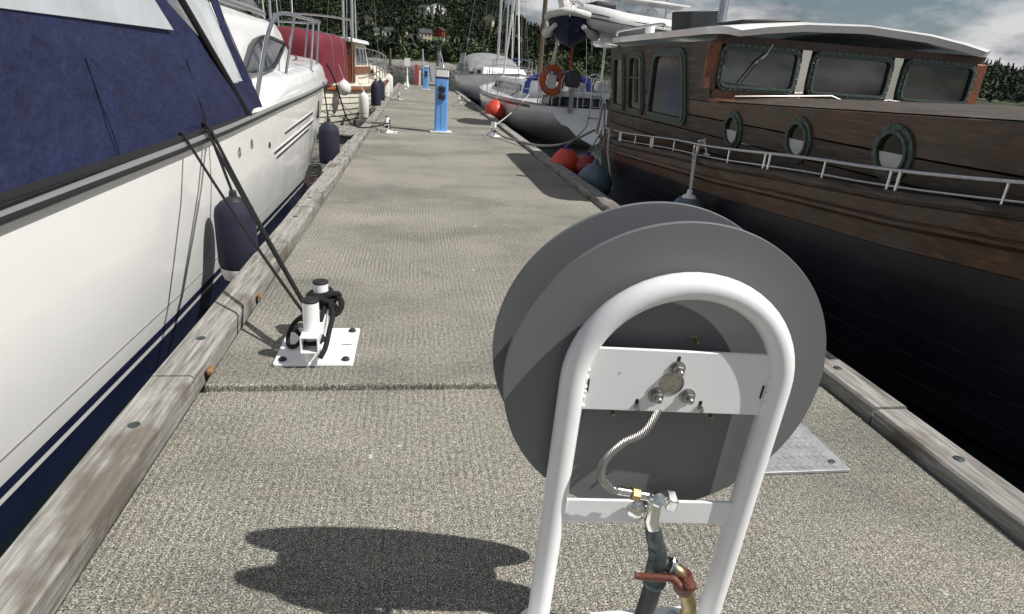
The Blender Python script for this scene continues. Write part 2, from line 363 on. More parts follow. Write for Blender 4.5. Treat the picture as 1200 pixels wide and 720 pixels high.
# small timber finger jetty on the left, between the white cruiser and the cream boat
fj = struct(bpy.data.objects.new('finger_jetty', None)); COL.objects.link(fj)
for i in range(14):
    x = -1.07-.145*i; MB().box((x, 12.35-.0*i, -.06+random.uniform(-.004, .004)), (.135, 1.5-.03*i, .04)).build('jetty_plank', 'timber', fj, bevel=.006)
for y in (11.75, 12.9): MB().box((-2.05, y, -.16), (2.15, .12, .14)).build('jetty_beam', 'timber', fj, bevel=.008)
for i in range(9):
    y = 8.0+.36*i; MB().box((-1.02-.07*(i % 2)*0, y, -.09), (.20+.0*i, .34, .05)).build('gusset_plank', 'timber', fj, bevel=.006)
# far pier across the basin
pier = thing('far_pier', 'long low grey pontoon lying across the basin beyond the dock end', 'pontoon', (-10, 92, WATER))
MB().box((-10, 92, .0), (60, 2.2, .7)).build('deck', 'stone', pier, smooth=False)
for i in range(9): MB().lathe([(.16, 0), (.16, 3.0), (.02, 3.2)], (-36+6.5*i, 93.3, WATER), n=8).build('pile', 'wood_grey', pier)

# ------------------------------------------------------------------ hose reel in the foreground
FX, FY, PH, AL, BE, FW, FH = .511, 1.0551, .0707, -.0492, .0149, .2096, .9007
def fp(u, v, n=0):
    u, v = u*math.cos(BE)+v*math.sin(BE), -u*math.sin(BE)+v*math.cos(BE)
    y = n*math.cos(AL)+v*math.sin(AL); z = v*math.cos(AL)-n*math.sin(AL)
    return V(FX+u*math.cos(PH)+y*math.sin(PH), FY-u*math.sin(PH)+y*math.cos(PH), z)
FU = (fp(1, 0)-fp(0, 0)).normalized(); FV = (fp(0, 1)-fp(0, 0)).normalized(); FN = -(fp(0, 0, 1)-fp(0, 0)).normalized()   # FN towards the camera
FP = Plane(fp(0, 0), FU, FV)      # its n points to the camera, c = -n
reel = thing('hose_reel', 'grey twin-disc hose reel on a white tubular hoop stand in the foreground', 'hose reel', (FX, FY, 0))
path = [fp(-FW, .012)]+[fp(-FW, .012+(FH-FW-.012)*i/6) for i in range(1, 6)]
path += [fp(-FW*math.cos(math.pi*i/28), FH-FW+FW*math.sin(math.pi*i/28)) for i in range(29)]
path += [fp(FW, .012+(FH-FW-.012)*i/6) for i in range(5, 0, -1)]+[fp(FW, .012)]
MB().tube(path, .0258, 24).build('frame_tube', 'white_paint', reel)
for s in (-1, 1): MB().lathe([(.045, 0), (.045, .004), (.031, .012), (.0265, .022)], fp(s*FW, .012), FV, 20).build('weld_collar', 'white_paint', reel)
bp = MB().box((.435, .955, .007), (.50, .28, .012)).build('base_plate', 'white_paint', reel, bevel=.004)
for x in (-.21, .21):
    for y in (-.11, .11): MB().lathe([(.014, 0), (.014, .008), (.009, .012), (0, .012)], (.435+x, .955+y, .0125), n=6).build('base_bolt', 'nut_steel', bp, angle=20)
def fbox(name, mat, u0, u1, v0, v1, c0, c1, parent, bevel=.002): return MB().prism([(u0, v0), (u1, v0), (u1, v1), (u0, v1)], FP, c0, c1).build(name, mat, parent, bevel=bevel)
mp_ = fbox('mounting_plate', 'white_paint', -.190, .190, .627, .766, -.002, .006, reel)
cb = fbox('crossbar', 'white_paint', -.192, .192, .335, .396, -.003, .005, reel)
# weld beads and drain slots
for s, x in ((-1, -.186), (1, .186)):
    mb = MB(); pts = [FP.p(x+.0015*math.sin(i*2.1), .632+.13*i/24, .0075+.0012*math.sin(i*1.7)) for i in range(25)]
    mb.tube(pts, [.0042+.0012*math.sin(i*2.9) for i in range(25)], 8).build('weld_bead', 'white_paint', mp_)
    MB().box(FP.p(-.1795 if s < 0 else .1765, .683, .0066), (.003, .003, .030), Matrix((FU, FN, FV)).transposed()).build('slot', 'black_hole', mp_, smooth=False)
MB().lathe([(.0255, -.0), (.0255, .0012), (.0225, .0016), (.0222, -.0005), (0, -.0005)], FP.p(-.013, .694, .0062), FN, 36).build('axle_end', 'nut_steel', mp_)
for u, v in ((-.009, .729), (-.040, .667), (.024, .668)):
    o = MB().lathe([(.0165, 0), (.0165, .0028), (.012, .0032)], FP.p(u, v, .0062), FN, 24).build('washer', 'nut_steel', mp_)
    MB().lathe([(.0118, .003), (.0122, .004), (.0122, .0125), (.0100, .0140)], FP.p(u, v, .0062), FN, 6).build('hex_nut', 'nut_steel', o, angle=20)
    MB().lathe([(.0062, .012), (.0062, .024), (.0050, .0255), (0, .0255)], FP.p(u, v, .0062), FN, 14).build('stud', 'nut_steel', o)
for u, v in ((-.0755, .645), (.0555, .646), (-.009, .7445)):
    sl_ = rpoly([(u-.0034, v-.011), (u+.0034, v-.011), (u+.0034, v+.011), (u-.0034, v+.011)], .0034, 3)
    o = MB().prism(sl_, FP, .0058, .0064).build('adjust_slot', 'black_hole', mp_, smooth=False)
    if v < .7:
        MB().lathe([(.0062, 0), (.0062, .004), (.0036, .0045), (.0036, .016), (0, .0165)], FP.p(u, v-.004, .0062), FN, 8).build('screw', 'nut_steel', o)
        MB().box(FP.p(u, v-.004, .0165), (.0030, .006, .013), Matrix((FU, FN, FV)).transposed() @ Matrix.Rotation(.6, 3, 'Y')).build('wing', 'nut_steel', o, bevel=.001)
# the two discs, drum and hose coil between them
def disc(name, cu, cv, n, Rd, tu=0., tv=0.):
    ax = (FN+FU*tu+FV*tv).normalized(); o = fp(cu, cv, n)
    prof = [(.001, .0), (Rd*.5, .0), (Rd-.006, .0), (Rd-.005, -.0), (Rd-.0045, -.0095), (Rd-.006, -.0095), (Rd*.5, -.0095), (.001, -.0095)]
    d = MB().lathe(prof, o, ax, 128).build(name, 'grey_plastic', reel, angle=30)
    MB().lathe([(Rd-.0052, .001), (Rd-.001, .0008), (Rd, -.001), (Rd, -.0085), (Rd-.001, -.0102), (Rd-.0052, -.0105)], o, ax, 128).build('disc_edge', 'disc_rim', d)
    return d, o, ax
d1, o1, ax1 = disc('reel_disc', -.004, .672, .040, .338, .03, .0)
d2, o2, ax2 = disc('reel_disc', -.018, .668, .190, .339, .03, .0)
MB().lathe([(.115, .0), (.115, .14)], o2, ax2, 48).build('drum', 'grey_plastic', reel)
for L_ in range(6):
    for k in range(5):
        MB().tube([o2+ax2*(.016+.026*k)+(FU*math.cos(a)+FV*math.sin(a))*(.128+.0225*L_) for a in [2*math.pi*i/40 for i in range(40)]], .0125, 8, closed=True).build('hose_turn', 'fender_blue', reel)
MB().lathe([(.020, -.15), (.020, .052)], fp(-.013, .694, .06), FN, 20).build('axle', 'nut_steel', reel)
for u, v in ((.032, .773), (-.104, .739), (-.157, .963), (-.11, .60), (.10, .60)):
    q = fp(u, v, .0405)
    if v > .9: MB().lathe([(.0042, 0), (.0042, .0012), (0, .0014)], q, ax1, 10).build('disc_hole', 'black_hole', d1)
    else:
        o = MB().lathe([(.0075, 0), (.0075, .002), (.006, .0025)], q, ax1, 6).build('disc_bolt', 'brass_dull', d1, angle=20); MB().lathe([(.0034, 0), (.0034, .022), (0, .023)], q, ax1, 10).build('bolt_shank', 'brass_dull', o)
# braided feed hose
hp = [fp(-.005, .66, .03), fp(-.022, .632, .005), fp(-.057, .594, -.028), fp(-.098, .568, -.032), fp(-.128, .528, -.035), fp(-.130, .487, -.037), fp(-.106, .457, -.037), fp(-.080, .450, -.037)]
MB().tube(smooth_path(hp, 8), .0088, 14).build('braided_hose', 'braid', reel)
hx = (fp(-.04, .442, -.037)-fp(-.08, .450, -.037)).normalized()
fe = MB().lathe([(.0095, -.006), (.0098, .004), (.0085, .005), (.0096, .006), (.0096, .012), (.0083, .013), (.0095, .014), (.0092, .024)], fp(-.086, .4515, -.037), hx, 16).build('hose_ferrule', 'chrome', reel)
MB().lathe([(.0135, .0), (.0145, .002), (.0145, .018), (.0132, .020)], fp(-.062, .4465, -.037), hx, 6).build('union_nut', 'brass_dull', reel, angle=20)
# angle valve with rose and cube handle
vb = MB().lathe([(.0105, 0), (.0105, .022), (.0135, .024), (.0135, .036), (.010, .044)], fp(-.045, .4425, -.037), hx, 20).build('valve_body', 'chrome', reel)
MB().tube([fp(-.006, .448, -.037), fp(-.004, .415, -.036), fp(-.003, .375, -.033), fp(.004, .348, -.033)], [.0160, .0150, .0170, .0140], 18).build('valve_stem', 'chrome', vb)
MB().lathe([(.0165, -.004), (.0165, .010), (.013, .0145), (0, .0155)], fp(-.008, .443, -.048), (FN+FV*.6).normalized(), 18).build('valve_cap', 'chrome', vb)
MB().lathe([(.027, 0), (.0268, .004), (.018, .011), (.011, .014)], fp(-.022, .375, -.006), FN, 28).build('wall_rose', 'chrome', vb)
MB().lathe([(.0058, 0), (.0058, .02)], fp(.004, .436, -.037), hx, 12).build('spindle', 'chrome', vb)
rm = Matrix((hx, FV.cross(hx).normalized(), FV)).transposed()
MB().box(fp(.028, .427, -.037), (.023, .030, .036), rm @ Matrix.Rotation(.25, 3, 'X')).build('cube_handle', 'chrome', vb, bevel=.003)
# galvanised riser, tee, black pipe
def up_pipe(name, mat, pts, r, parent=reel, n=20): return MB().tube(pts, r, n).build(name, mat, parent, angle=50)
up_pipe('nipple', 'galvanised', [fp(.004, .350, -.032), fp(.008, .338, -.031), fp(.010, .335, -.031), fp(.020, .305, -.031), fp(.022, .300, -.031), fp(.026, .288, -.031)], [.0165, .0168, .0185, .0185, .0170, .0165])
tee = up_pipe('tee_fitting', 'galvanised', [fp(.024, .294, -.031), fp(.027, .286, -.031), fp(.034, .262, -.031), fp(.036, .258, -.031), fp(.036, .235, -.031), fp(.038, .200, -.031), fp(.038, .196, -.031), fp(.038, .184, -.031), fp(.038, .181, -.031)], [.018, .0205, .0205, .0225, .0235, .0235, .0262, .0262, .022])
up_pipe('tee_branch', 'galvanised', [fp(.040, .250, -.034), fp(.058, .246, -.040), fp(.060, .245, -.041), fp(.070, .242, -.045)], [.0185, .0185, .0215, .0215], tee)
up_pipe('branch_ring', 'steel', [fp(.058, .2545, -.041), fp(.062, .2535, -.042)], [.0228, .0228], tee)
up_pipe('riser_pipe', 'black_rubber', smooth_path([fp(.038, .186, -.031), fp(.037, .13, -.030), fp(.032, .06, -.029), fp(.028, .010, -.028)]), .0205)
# bib tap with lever
tap = up_pipe('bib_tap', 'brass', smooth_path([fp(.068, .243, -.045), fp(.082, .236, -.052), fp(.094, .205, -.056), fp(.110, .172, -.058), fp(.121, .140, -.060), fp(.118, .105, -.063), fp(.113, .085, -.066)], 5), [.0165]*5+[.0165]*5+[.016]*5+[.0165]*5+[.017]*5+[.0155]*5+[.015])
MB().lathe([(.0175, 0), (.019, .004), (.019, .012), (.0165, .016)], fp(.118, .104, -.063), (fp(.113, .085, -.066)-fp(.118, .105, -.063)).normalized(), 18).build('spout_collar', 'brass', tap)
MB().tube([fp(.088, .240, -.052), fp(.090, .226, -.056), fp(.096, .200, -.058), fp(.100, .188, -.058)], [.019, .0235, .0225, .0175], 18).build('tap_bonnet', 'red_handle', tap)
lev = MB().tube(smooth_path([fp(-.020, .232, -.055), fp(-.005, .232, -.058), fp(.030, .236, -.064), (fp(.060, .238, -.070)), fp(.074, .228, -.078), fp(.090, .226, -.084), fp(.105, .238, -.082)], 5), [.0078]*5+[.0085]*5+[.0082]*5+[.0095]*5+[.010]*5+[.011]*5+[.009], 12).build('lever_handle', 'red_handle', tap)
MB().lathe([(.0155, -.004), (.0165, .004), (.011, .010), (0, .011)], fp(.094, .234, -.078), FV, 16).build('lever_boss', 'red_handle', lev)

MB().box((.435, .955, -.058), (.48, .26, .114)).build('plinth', 'concrete', reel, bevel=.006, smooth=False)
reel.location = (.92*FX, .92*FY, .1); reel.scale = (.92, .92, .92)      # 48 mm tube, 0.62 m discs, standing on its plinth

# ------------------------------------------------------------------ mooring posts (white double bollards)
def bollard(lbl, x, y, sc=1., group='white double mooring bollards along the dock', rz=0):
    t = thing('mooring_bollard', lbl, 'bollard', (0, 0, 0), 0, group)
    MB().prism(rpoly([(-.166, -.195), (.166, -.195), (.166, .195), (-.166, .195)], .012, 3), Plane((0, 0, 0), (1, 0, 0), (0, 1, 0)), .002, .014).build('base_plate', 'white_paint', t, local=True, bevel=.002)
    for sx in (-1, 1):
        for sy in (-1, 1): MB().lathe([(.017, .013), (.017, .022), (.013, .026), (0, .027)], (sx*.132, sy*.155, 0), n=8).build('anchor_bolt', 'black_rubber', t, local=True)
        MB().box((sx*.12, .0, .0143), (.045, .006, .002)).build('plate_slot', 'black_hole', t, local=True)
    for yy, h in ((-.148, .292), (.142, .272)):
        p = MB().lathe([(.036, .014), (.034, .02), (.034, h-.006)], (-.005, yy, 0), n=28).build('post', 'white_paint', t, local=True)
        MB().lathe([(.0355, h-.008), (.0355, h), (.032, h+.003), (0, h+.004)], (-.005, yy, 0), n=28).build('post_cap', 'black_rubber', p, local=True)
    a, b = .037, .031
    bm_ = MB().ring([(-a, -a), (a, -a), (a, a), (-a, a)], [(-b, -b), (b, -b), (b, b), (-b, b)], Plane((-.005, .235, .118), (1, 0, 0), (0, 0, 1)), 0, .47)
    bm_.build('square_crossbar', 'white_paint', t, local=True, bevel=.002, smooth=False)
    MB().box((-.005, 0, .118), (.061, .03, .061)).build('crossbar_web', 'white_paint', t, local=True)
    t.location = (x, y, 0); t.rotation_euler = (0, 0, rz); t.scale = (sc, sc, sc); return t
bollard('near white double bollard wound with black rope, on the left of the dock', -.42, 2.648)
bollard('white bollard by the timber edge, left of the nearer blue pedestal', -.50, 11.9)
bollard('white bollard near the right dock edge, below the first red ball fender', 1.50, 12.25)
bollard('small far white bollard on the left, just past the grey canvas boat fenders' if False else 'far white bollard on the left edge before the white sign post', -.55, 22.2)
bollard('far white bollard on the right edge beside the grey hooded yacht', 1.50, 22.6)
bollard('farthest white bollard, at the foot of the white sign post', -.50, 31.5)

# ------------------------------------------------------------------ service pedestals, signs
def pedestal(lbl, x, y):
    t = thing('service_pedestal', lbl, 'pedestal', (x, y, 0), 0, 'blue service pedestals')
    MB().box((0, 0, .015), (.42, .36, .03)).build('base_plate', 'pedestal_white', t, local=True, bevel=.005)
    MB().prism(rpoly([(-.122, -.10), (.122, -.10), (.122, .10), (-.122, .10)], .035, 4), Plane((0, 0, 0), (1, 0, 0), (0, 1, 0)), .03, .985).build('column', 'pedestal_blue', t, local=True)
    MB().box((0, 0, 1.0), (.252, .212, .03)).build('black_band', 'black_trim', t, local=True, bevel=.004)
    MB().prism(rpoly([(-.126, -.104), (.126, -.104), (.126, .104), (-.126, .104)], .03, 4), Plane((0, 0, 0), (1, 0, 0), (0, 1, 0)), 1.015, 1.15).build('lamp_head', 'pedestal_white', t, local=True)
    MB().box((0, 0, 1.16), (.27, .225, .02)).build('cap', 'alu_grey', t, local=True, bevel=.006)
    MB().box((0, -.102, .5), (.012, .008, .86)).build('column_rib', 'pedestal_blue', t, local=True)
    for i, z in enumerate((.80, .665)):
        for s in (-1, 1):
            k = MB().box((0.0, s*.115, z), (.13, .05, .105)).build('socket_box', 'socket', t, local=True, bevel=.01)
            MB().lathe([(.042, 0), (.042, .018), (.036, .024), (0, .025)], (0, s*.14, z), (0, s, 0), 18).build('socket_lid', 'black_trim', k, local=True)
    return t
pedestal('nearer blue service pedestal with white head and two black sockets', .49, 12.42)
pedestal('farther blue service pedestal standing near the dock end', .50, 32.2)
t = thing('sign_post', 'white post with small white notice board at the dock end', 'sign', (-.42, 33.6, 0))
MB().lathe([(.09, 0), (.09, .02), (.032, .03), (.032, 1.0)], n=14).build('post', 'white_paint', t, local=True); MB().box((0, -.04, 1.18), (.28, .02, .38)).build('board', 'sign_white', t, local=True, bevel=.004)
MB().lathe([(.10, 0), (.12, .1), (.06, .25), (.05, .5), (.02, .52)], (0, -.2, 0), n=14).build('foot_sleeve', 'white_paint', t, local=True)
t = thing('marker_post', 'red and white marker post standing at the end of the dock', 'post', (-.02, 36.6, 0))
MB().box((.05, 0, .55), (.13, .14, 1.1)).build('red_board', 'sign_red', t, local=True, bevel=.01); MB().box((.24, 0, .40), (.10, .12, .8)).build('white_board', 'sign_white', t, local=True, bevel=.01)
g = thing('gangway', 'aluminium gangway with slanted rails rising from the dock end', 'gangway', (1.0, 37.4, 0))
MB().box((0, 3.2, .55), (1.1, 6.6, .06), Matrix.Rotation(.14, 3, 'X')).build('walkway', 'alu_grey', g, local=True)
for s in (-1, 1):
    MB().tube([(s*.56, -.1, .05), (s*.56, .35, 1.15), (s*.56, 6.4, 2.0), (s*.56, 6.4, 1.0)], .035, 8).build('handrail', 'alu', g, local=True)

# ------------------------------------------------------------------ fenders
def cyl_fender(lbl, loc, r, h, mat='fender_navy', tip='fender_white', group='long fenders', top=None, lean=0):
    t = thing('fender', lbl, 'fender', loc, 0, group)
    cov = [(r*.55, .10*h), (r*.9, .16*h), (r, .24*h), (r, .78*h), (r*.92, .86*h), (r*.62, .93*h), (r*.50, .935*h)]
    MB().lathe(cov, n=28).build('cover' if mat == 'fender_navy' else 'body', mat, t, local=True)
    MB().lathe([(.02, 0), (r*.45, .012), (r*.80, .05*h), (r*.92, .12*h), (r*.93, .19*h)], n=28).build('end_cap', tip, t, local=True)
    MB().lathe([(r*.52, .925*h), (r*.40, .965*h), (r*.20, .985*h), (r*.18, 1.04*h), (.015, 1.05*h)], n=18).build('eye', tip if mat != 'fender_navy' else 'rubber_black', t, local=True)
    MB().tube([(r*1.002*math.cos(.9), r*1.002*math.sin(.9), z) for z in (.24*h, .5*h, .78*h)], .0035, 5).build('seam', mat, t, local=True)
    if top is not None:
        MB().tube([(0, 0, 1.02*h), (top[0]-loc[0], top[1]-loc[1], top[2]-loc[2])], .009, 8).build('lanyard', 'rope_black' if mat == 'fender_navy' else 'rope_white', t, local=True)
    return t
def ball_fender(lbl, c, r, mat, neck, top, group='round balloon fenders'):
    t = thing('ball_fender', lbl, 'fender', (c[0], c[1], c[2]-r), 0, group)
    prof = [(.01, -r)]+[(r*math.cos(a), r*math.sin(a)) for a in [R(-80+10*i) for i in range(14)]]+[(r*.52, r*.88), (r*.40, r*1.02)]
    MB().lathe([(q, h+r) for q, h in prof], n=32).build('ball', mat, t, local=True)
    MB().lathe([(r*.50, r*1.84), (r*.36, r*2.0), (r*.17, r*2.10), (r*.14, r*2.28), (.02, r*2.30)], n=20).build('neck', neck, t, local=True)
    a = V(0, 0, r*2.27); b = V(*top)-V(c[0], c[1], c[2]-r); MB().tube(sag(a, b, .02), .010, 8).build('lanyard', 'rope_grey', t, local=True); return t
cyl_fender('big navy covered fender hanging on the white cruiser beside the near bollard', (-1.10, 3.97, -.15), .120, .56, top=(-1.22, 4.05, .76))
cyl_fender('navy fender with white back hanging at the white cruiser bow', (-1.135, 8.75, -.24), .135, .68, top=(-1.23, 9.1, .90))
cyl_fender('nearer of the two dark fenders on the cream boat bow', (-1.06, 18.0, -.10), .135, .80, top=(-1.25, 18.1, .75))
cyl_fender('farther of the two dark fenders on the cream boat bow', (-1.04, 19.9, -.06), .13, .74, top=(-1.2, 20.0, .8))
cyl_fender('white fender on the cream boat, left of the dark pair', (-1.30, 16.9, -.22), .125, .66, 'fender_white', top=(-1.45, 17.0, .7))
cyl_fender('white fender at the cream boat bow, nearest of the far pair', (-1.02, 23.0, .0), .14, .72, 'fender_white', top=(-1.15, 23.1, .95))
cyl_fender('farthest white fender at the tip of the cream boat bow', (-1.02, 26.2, .0), .14, .72, 'fender_white', top=(-1.2, 25.8, 1.0))
ball_fender('white pear fender hanging on the cream boat rail', (-1.72, 16.3, .52), .17, 'fender_white', 'fender_white', (-1.85, 16.5, 1.05))
ball_fender('bright red ball fender beside the dock, at the wooden boat stern', (2.13, 8.75, .03), .205, 'fender_red', 'fender_blue', (2.62, 9.6, .50))
ball_fender('dark red ball fender in shade against the wooden stern', (2.40, 8.55, .02), .17, 'fender_darkred', 'fender_blue', (2.66, 8.9, .52))
ball_fender('large slate blue balloon fender against the wooden hull', (2.28, 7.72, -.06), .235, 'fender_slate', 'fender_slate', (2.58, 8.4, .52))
ball_fender('far red ball fender at the white yacht bow', (2.16, 17.6, .12), .27, 'fender_red', 'fender_red', (2.55, 18.6, .65))
cyl_fender('grey fender hanging on the wooden hull behind the reel', (2.36, 5.05, -.25), .13, .60, 'fender_slate', 'fender_white', top=(2.56, 5.55, .70))

# ------------------------------------------------------------------ hull builder
def hull_rows(secs, j0, j1, side, x0=0, lap=0, gap=0):
    g = []
    for y, pts in secs:
        row = [V(x0+side*pts[j][0], y, pts[j][1]) for j in range(j0, j1+1)]; g.append(row)
    return g
def hull_part(name, mat, t, secs, j0, j1, x0=0, local=False, sides=(-1, 1), off=0):
    mb = MB()
    for s in sides:
        g = hull_rows(secs, j0, j1, s, x0)
        if off: g = [[p+V(s*off, 0, 0) for p in r] for r in g]
        mb.loft(g if s > 0 else [r[::-1] for r in g])
    return mb.build(name, mat, t, local=local, angle=50)
def strakes(name, mat, t, secs, j0, j1, x0=0, local=False, lap=.014, sides=(-1, 1)):
    """each plank of the hull its own mesh; the lower edge stands proud and returns to the next plank"""
    for s in sides:
        for j in range(j0, j1):
            g = []
            for y, pts in secs:
                a, b = pts[j], pts[j+1]; k = min(1, a[0]/.12)
                g.append([V(x0+s*(a[0]-.004*k), y, a[1]+.004), V(x0+s*a[0], y, a[1]-.002), V(x0+s*(b[0]+lap*k), y, b[1]+.004), V(x0+s*(b[0]-.006*k), y, b[1]+.001)])
            MB().loft(g if s > 0 else [r[::-1] for r in g]).build(name, mat, t, local=local, angle=25)
def sheer_tube(name, mat, t, secs, r, j=0, x0=0, local=False, dz=0, dx=0, sides=(-1, 1), n=10):
    mb = MB()
    for s in sides: mb.tube([V(x0+s*max(0, p[j][0]+dx), y, p[j][1]+dz) for y, p in secs], r, n)
    return mb.build(name, mat, t, local=local)

# ------------------------------------------------------------------ white motor cruiser on the left
cr = thing('motor_cruiser', 'white motor cruiser with navy canopy and steel bow rail on the left', 'boat', (-2.7, 6, WATER))
CX = -2.7
def c_b(y): return 1.40+.07*min(1, (y-.5)/3) if y < 5 else 1.47*max(0, 1-((y-5)/7)**8.5)
def c_zr(y): return lerp([(.5, .70), (4, .74), (7, .80), (9.3, .86), (12, .98)], y)
secs = []
for y in [.5, 1.5, 2.5, 3.5, 4.5, 5.2, 5.6, 6.0, 6.4, 6.8, 7.3, 7.9, 8.5, 9, 9.5, 10, 10.4, 10.8, 11.1, 11.4, 11.6, 11.8, 11.92, 12]:
    b, z, f = c_b(y), c_zr(y), max(0, (y-8)/4)
    ks = [1, .993-.06*f, .965-.16*f, .94-.25*f, .925-.31*f, .921-.33*f, .917-.34*f, .88-.42*f]
    zs = [z, z-.28, .15, -.10, -.19, -.235, -.262, -.46]
    secs.append((y+f*0, [(b*k, q) for k, q in zip(ks, zs)]+[(b*.4*(1-f), -.75), (0, -.9)]))
hull_part('topsides', 'gelcoat', cr, secs, 0, 4, CX)
hull_part('boot_stripe', 'navy_paint', cr, secs, 4, 5, CX); hull_part('white_line', 'gelcoat', cr, secs, 5, 6, CX); hull_part('bottom', 'navy_paint', cr, secs, 6, 9, CX)
g = [[V(CX+p[0]*s, .5, p[1]) for p in secs[0][1]] for s in (-1, 1)]; MB().loft(g).build('transom', 'gelcoat', cr)
sheer_tube('rub_rail', 'alu_grey', cr, secs, .026, 0, CX, dx=.006); sheer_tube('rail_insert', 'black_trim', cr, secs, .014, 0, CX, dx=.024, dz=-.004)
sheer_tube('hull_pinstripe', 'alu_grey', cr, secs, .004, 3, CX, dx=.003, dz=.02)
# deck and moulded bulwark
dk = []
for y, p in secs:
    b, z = p[0][0], p[0][1]; k = max(0, min(1, (y-5.35)/1.4)); k = k*k*(3-2*k)
    half = [(b, z+.01), (b*.995, z+.03+.05*k), (b*.975, z+.04+.15*k), (b*.93, z+.05+.19*k), (b*.80, z+.05+.20*k), (b*.4, z+.06+.23*k), (0, z+.06+.24*k)]
    dk.append([V(CX+x, y, q) for x, q in half]+[V(CX-x, y, q) for x, q in half[-2::-1]])
MB().loft(dk).build('deck', 'gelcoat', cr, angle=60)
# cabin trunk
tr = []
for y in [4.6, 5.2, 6, 7, 7.8, 8.3, 8.7, 9.05, 9.4, 9.7, 9.95, 10.15]:
    zb = c_zr(y)+.16; h = lerp([(4.6, 1.60), (6, 1.60), (8.0, 1.58), (8.5, 1.55), (9.1, 1.43), (9.7, 1.22), (10.15, 1.05)], y); wb = lerp([(4.6, 1.26), (8.3, 1.25), (9.4, 1.05), (10.15, .70)], y); wt = wb-lerp([(4.6, .13), (8.3, .17), (10.15, .25)], y)
    hz = h-zb
    half = [(wb+.02, zb-.1), (wb, zb+.05), (wb-.02, zb+.25*hz), (wt+.03, zb+.80*hz), (wt-.02, zb+.95*hz), (wt-.12, h+.01), (wt*.5, h+.07*min(1, hz/.5)), (0, h+.10*min(1, hz/.5))]
    tr.append([V(CX+x, y, q) for x, q in half]+[V(CX-x, y, q) for x, q in half[-2::-1]])
mb = MB().loft(tr); n = len(tr[0]); q = len(mb.v); mb.f.append(tuple(range(q-n, q))); mb.build('cabin_trunk', 'gelcoat', cr, angle=60)
# eye-shaped cabin window, frame and pane, on the cabin side
def cabwin(side):
    pl = Plane((CX+side*1.245, 6.85, 1.225), (0, side*1., 0), (-side*.30, 0, 1))
    if side > 0: pl = Plane((CX+1.228, 6.85, 1.225), (0, 1, 0), (-.24, 0, 1))
    sgn = side
    pts = [(-1.15, -.17), (-.95, -.115), (-.72, -.03), (-.47, .06), (-.2, .125), (.1, .165), (.45, .168), (.8, .145), (1.16, .10), (.95, .045), (.68, -.03), (.42, -.10), (.15, -.15), (-.2, -.172), (-.8, -.182)]
    if side < 0: pts = [(-a, b) for a, b in pts][::-1]
    po = pts; f = MB().ring(po, offset(po, .026), pl, -.03, .022).build('cabin_window', 'socket', cr); MB().prism(offset(po, .024), pl, -.02, .006).build('pane', 'dark_glass', f)
    MB().box(pl.p(.0, .0, .006), (.012, .018, .29), Matrix.Rotation(.0, 3, 'X')).build('mullion', 'alu_grey', f)
cabwin(1); cabwin(-1)
# windscreen: side and front panels between dark frame bars
for s in (1, -1):
    bot = [V(CX+s*1.08, 5.2, 1.63), V(CX+s*1.06, 6.4, 1.63), V(CX+s*1.05, 7.7, 1.62), V(CX+s*.75, 8.45, 1.63), V(CX, 8.7, 1.66)]
    top = [V(CX+s*.98, 4.6, 2.22), V(CX+s*.97, 5.4, 2.24), V(CX+s*.93, 6.3, 2.26), V(CX+s*.6, 6.9, 2.28), V(CX, 7.1, 2.3)]
    for i in range(4):
        pn = MB().slab([[bot[i], bot[i+1]], [top[i], top[i+1]]], .008).build('windscreen_pane', 'vinyl' if i == 3 else 'dark_glass', cr, smooth=False)
    MB().tube(smooth_path(bot, 5), .030, 8).build('windscreen_frame', 'alu_grey', cr); MB().tube(smooth_path(top, 5), .022, 8).build('windscreen_frame', 'alu_grey', cr)
    for a, b in zip(bot[:-1] if s < 0 else bot, top): MB().tube([a, b], .024, 8).build('windscreen_mullion', 'black_trim', cr)
# canopy sides
def canx(z): return 1.455-.24*(z-.78)
for s in (1, -1):
    def P2(y, z, o=0): return V(CX+s*(canx(z)+o), y, z)
    def Fr(z): return 5.58-.47*(z-.78)
    def Zp(z): return 5.06-.94*(z-.79)
    zs = [.77+.1*i for i in range(15)]
    def strip(name, mat, ya, yb, z0, z1, o, n=8, th=.006):
        g = []
        for i in range(n+1):
            z = z0+(z1-z0)*i/n; g.append([P2(ya(z)+(yb(z)-ya(z))*j/5, z, o+.012*math.sin(j*1.2+z*9)*(mat == 'navy_canvas')) for j in range(6)])
        if s < 0: g = [r[::-1] for r in g]
        return MB().slab(g, -th).build(name, mat, cr, angle=60)
    strip('canopy_panel', 'navy_canvas', lambda z: Fr(z)-.20, Fr, 1.0, 2.12, .004)
    strip('canopy_panel', 'navy_canvas', Zp, Fr, .78, 1.02, .0)
    strip('canopy_window', 'vinyl', Zp, lambda z: Fr(z)-.185, 1.01, 2.12, -.006)
    strip('canopy_panel', 'navy_canvas', lambda z: .6, Zp, .78, 1.30, .0)
    strip('canopy_panel', 'navy_canvas', lambda z: .6, lambda z: Zp(z)-1.6*(z-1.3) if z < 1.5 else Zp(z)-.32, 1.30, 2.12, .0)
    strip('canopy_window', 'vinyl', lambda z: 1.2, lambda z: Zp(z)-.5, 1.32, 1.95, .016)
    MB().tube([P2(Zp(z), z, .012) for z in zs], .022, 8).build('canopy_zip', 'black_trim', cr)
    for ys_ in (1.6, 2.9, 4.1): MB().tube([P2(ys_+.02*math.sin(z*7), z, .010+.004*math.sin(z*23)) for z in zs[:5]], .0045, 6).build('canopy_seam', 'navy_paint', cr)
    MB().tube([P2(y, .775, .004) for y in (.6, 2, 3.5, 4.6, 5.56)], .018, 8).build('canopy_hem', 'black_trim', cr)
    MB().tube([P2(Fr(z), z, -.01) for z in zs], .016, 8).build('canopy_bow', 'steel', cr)
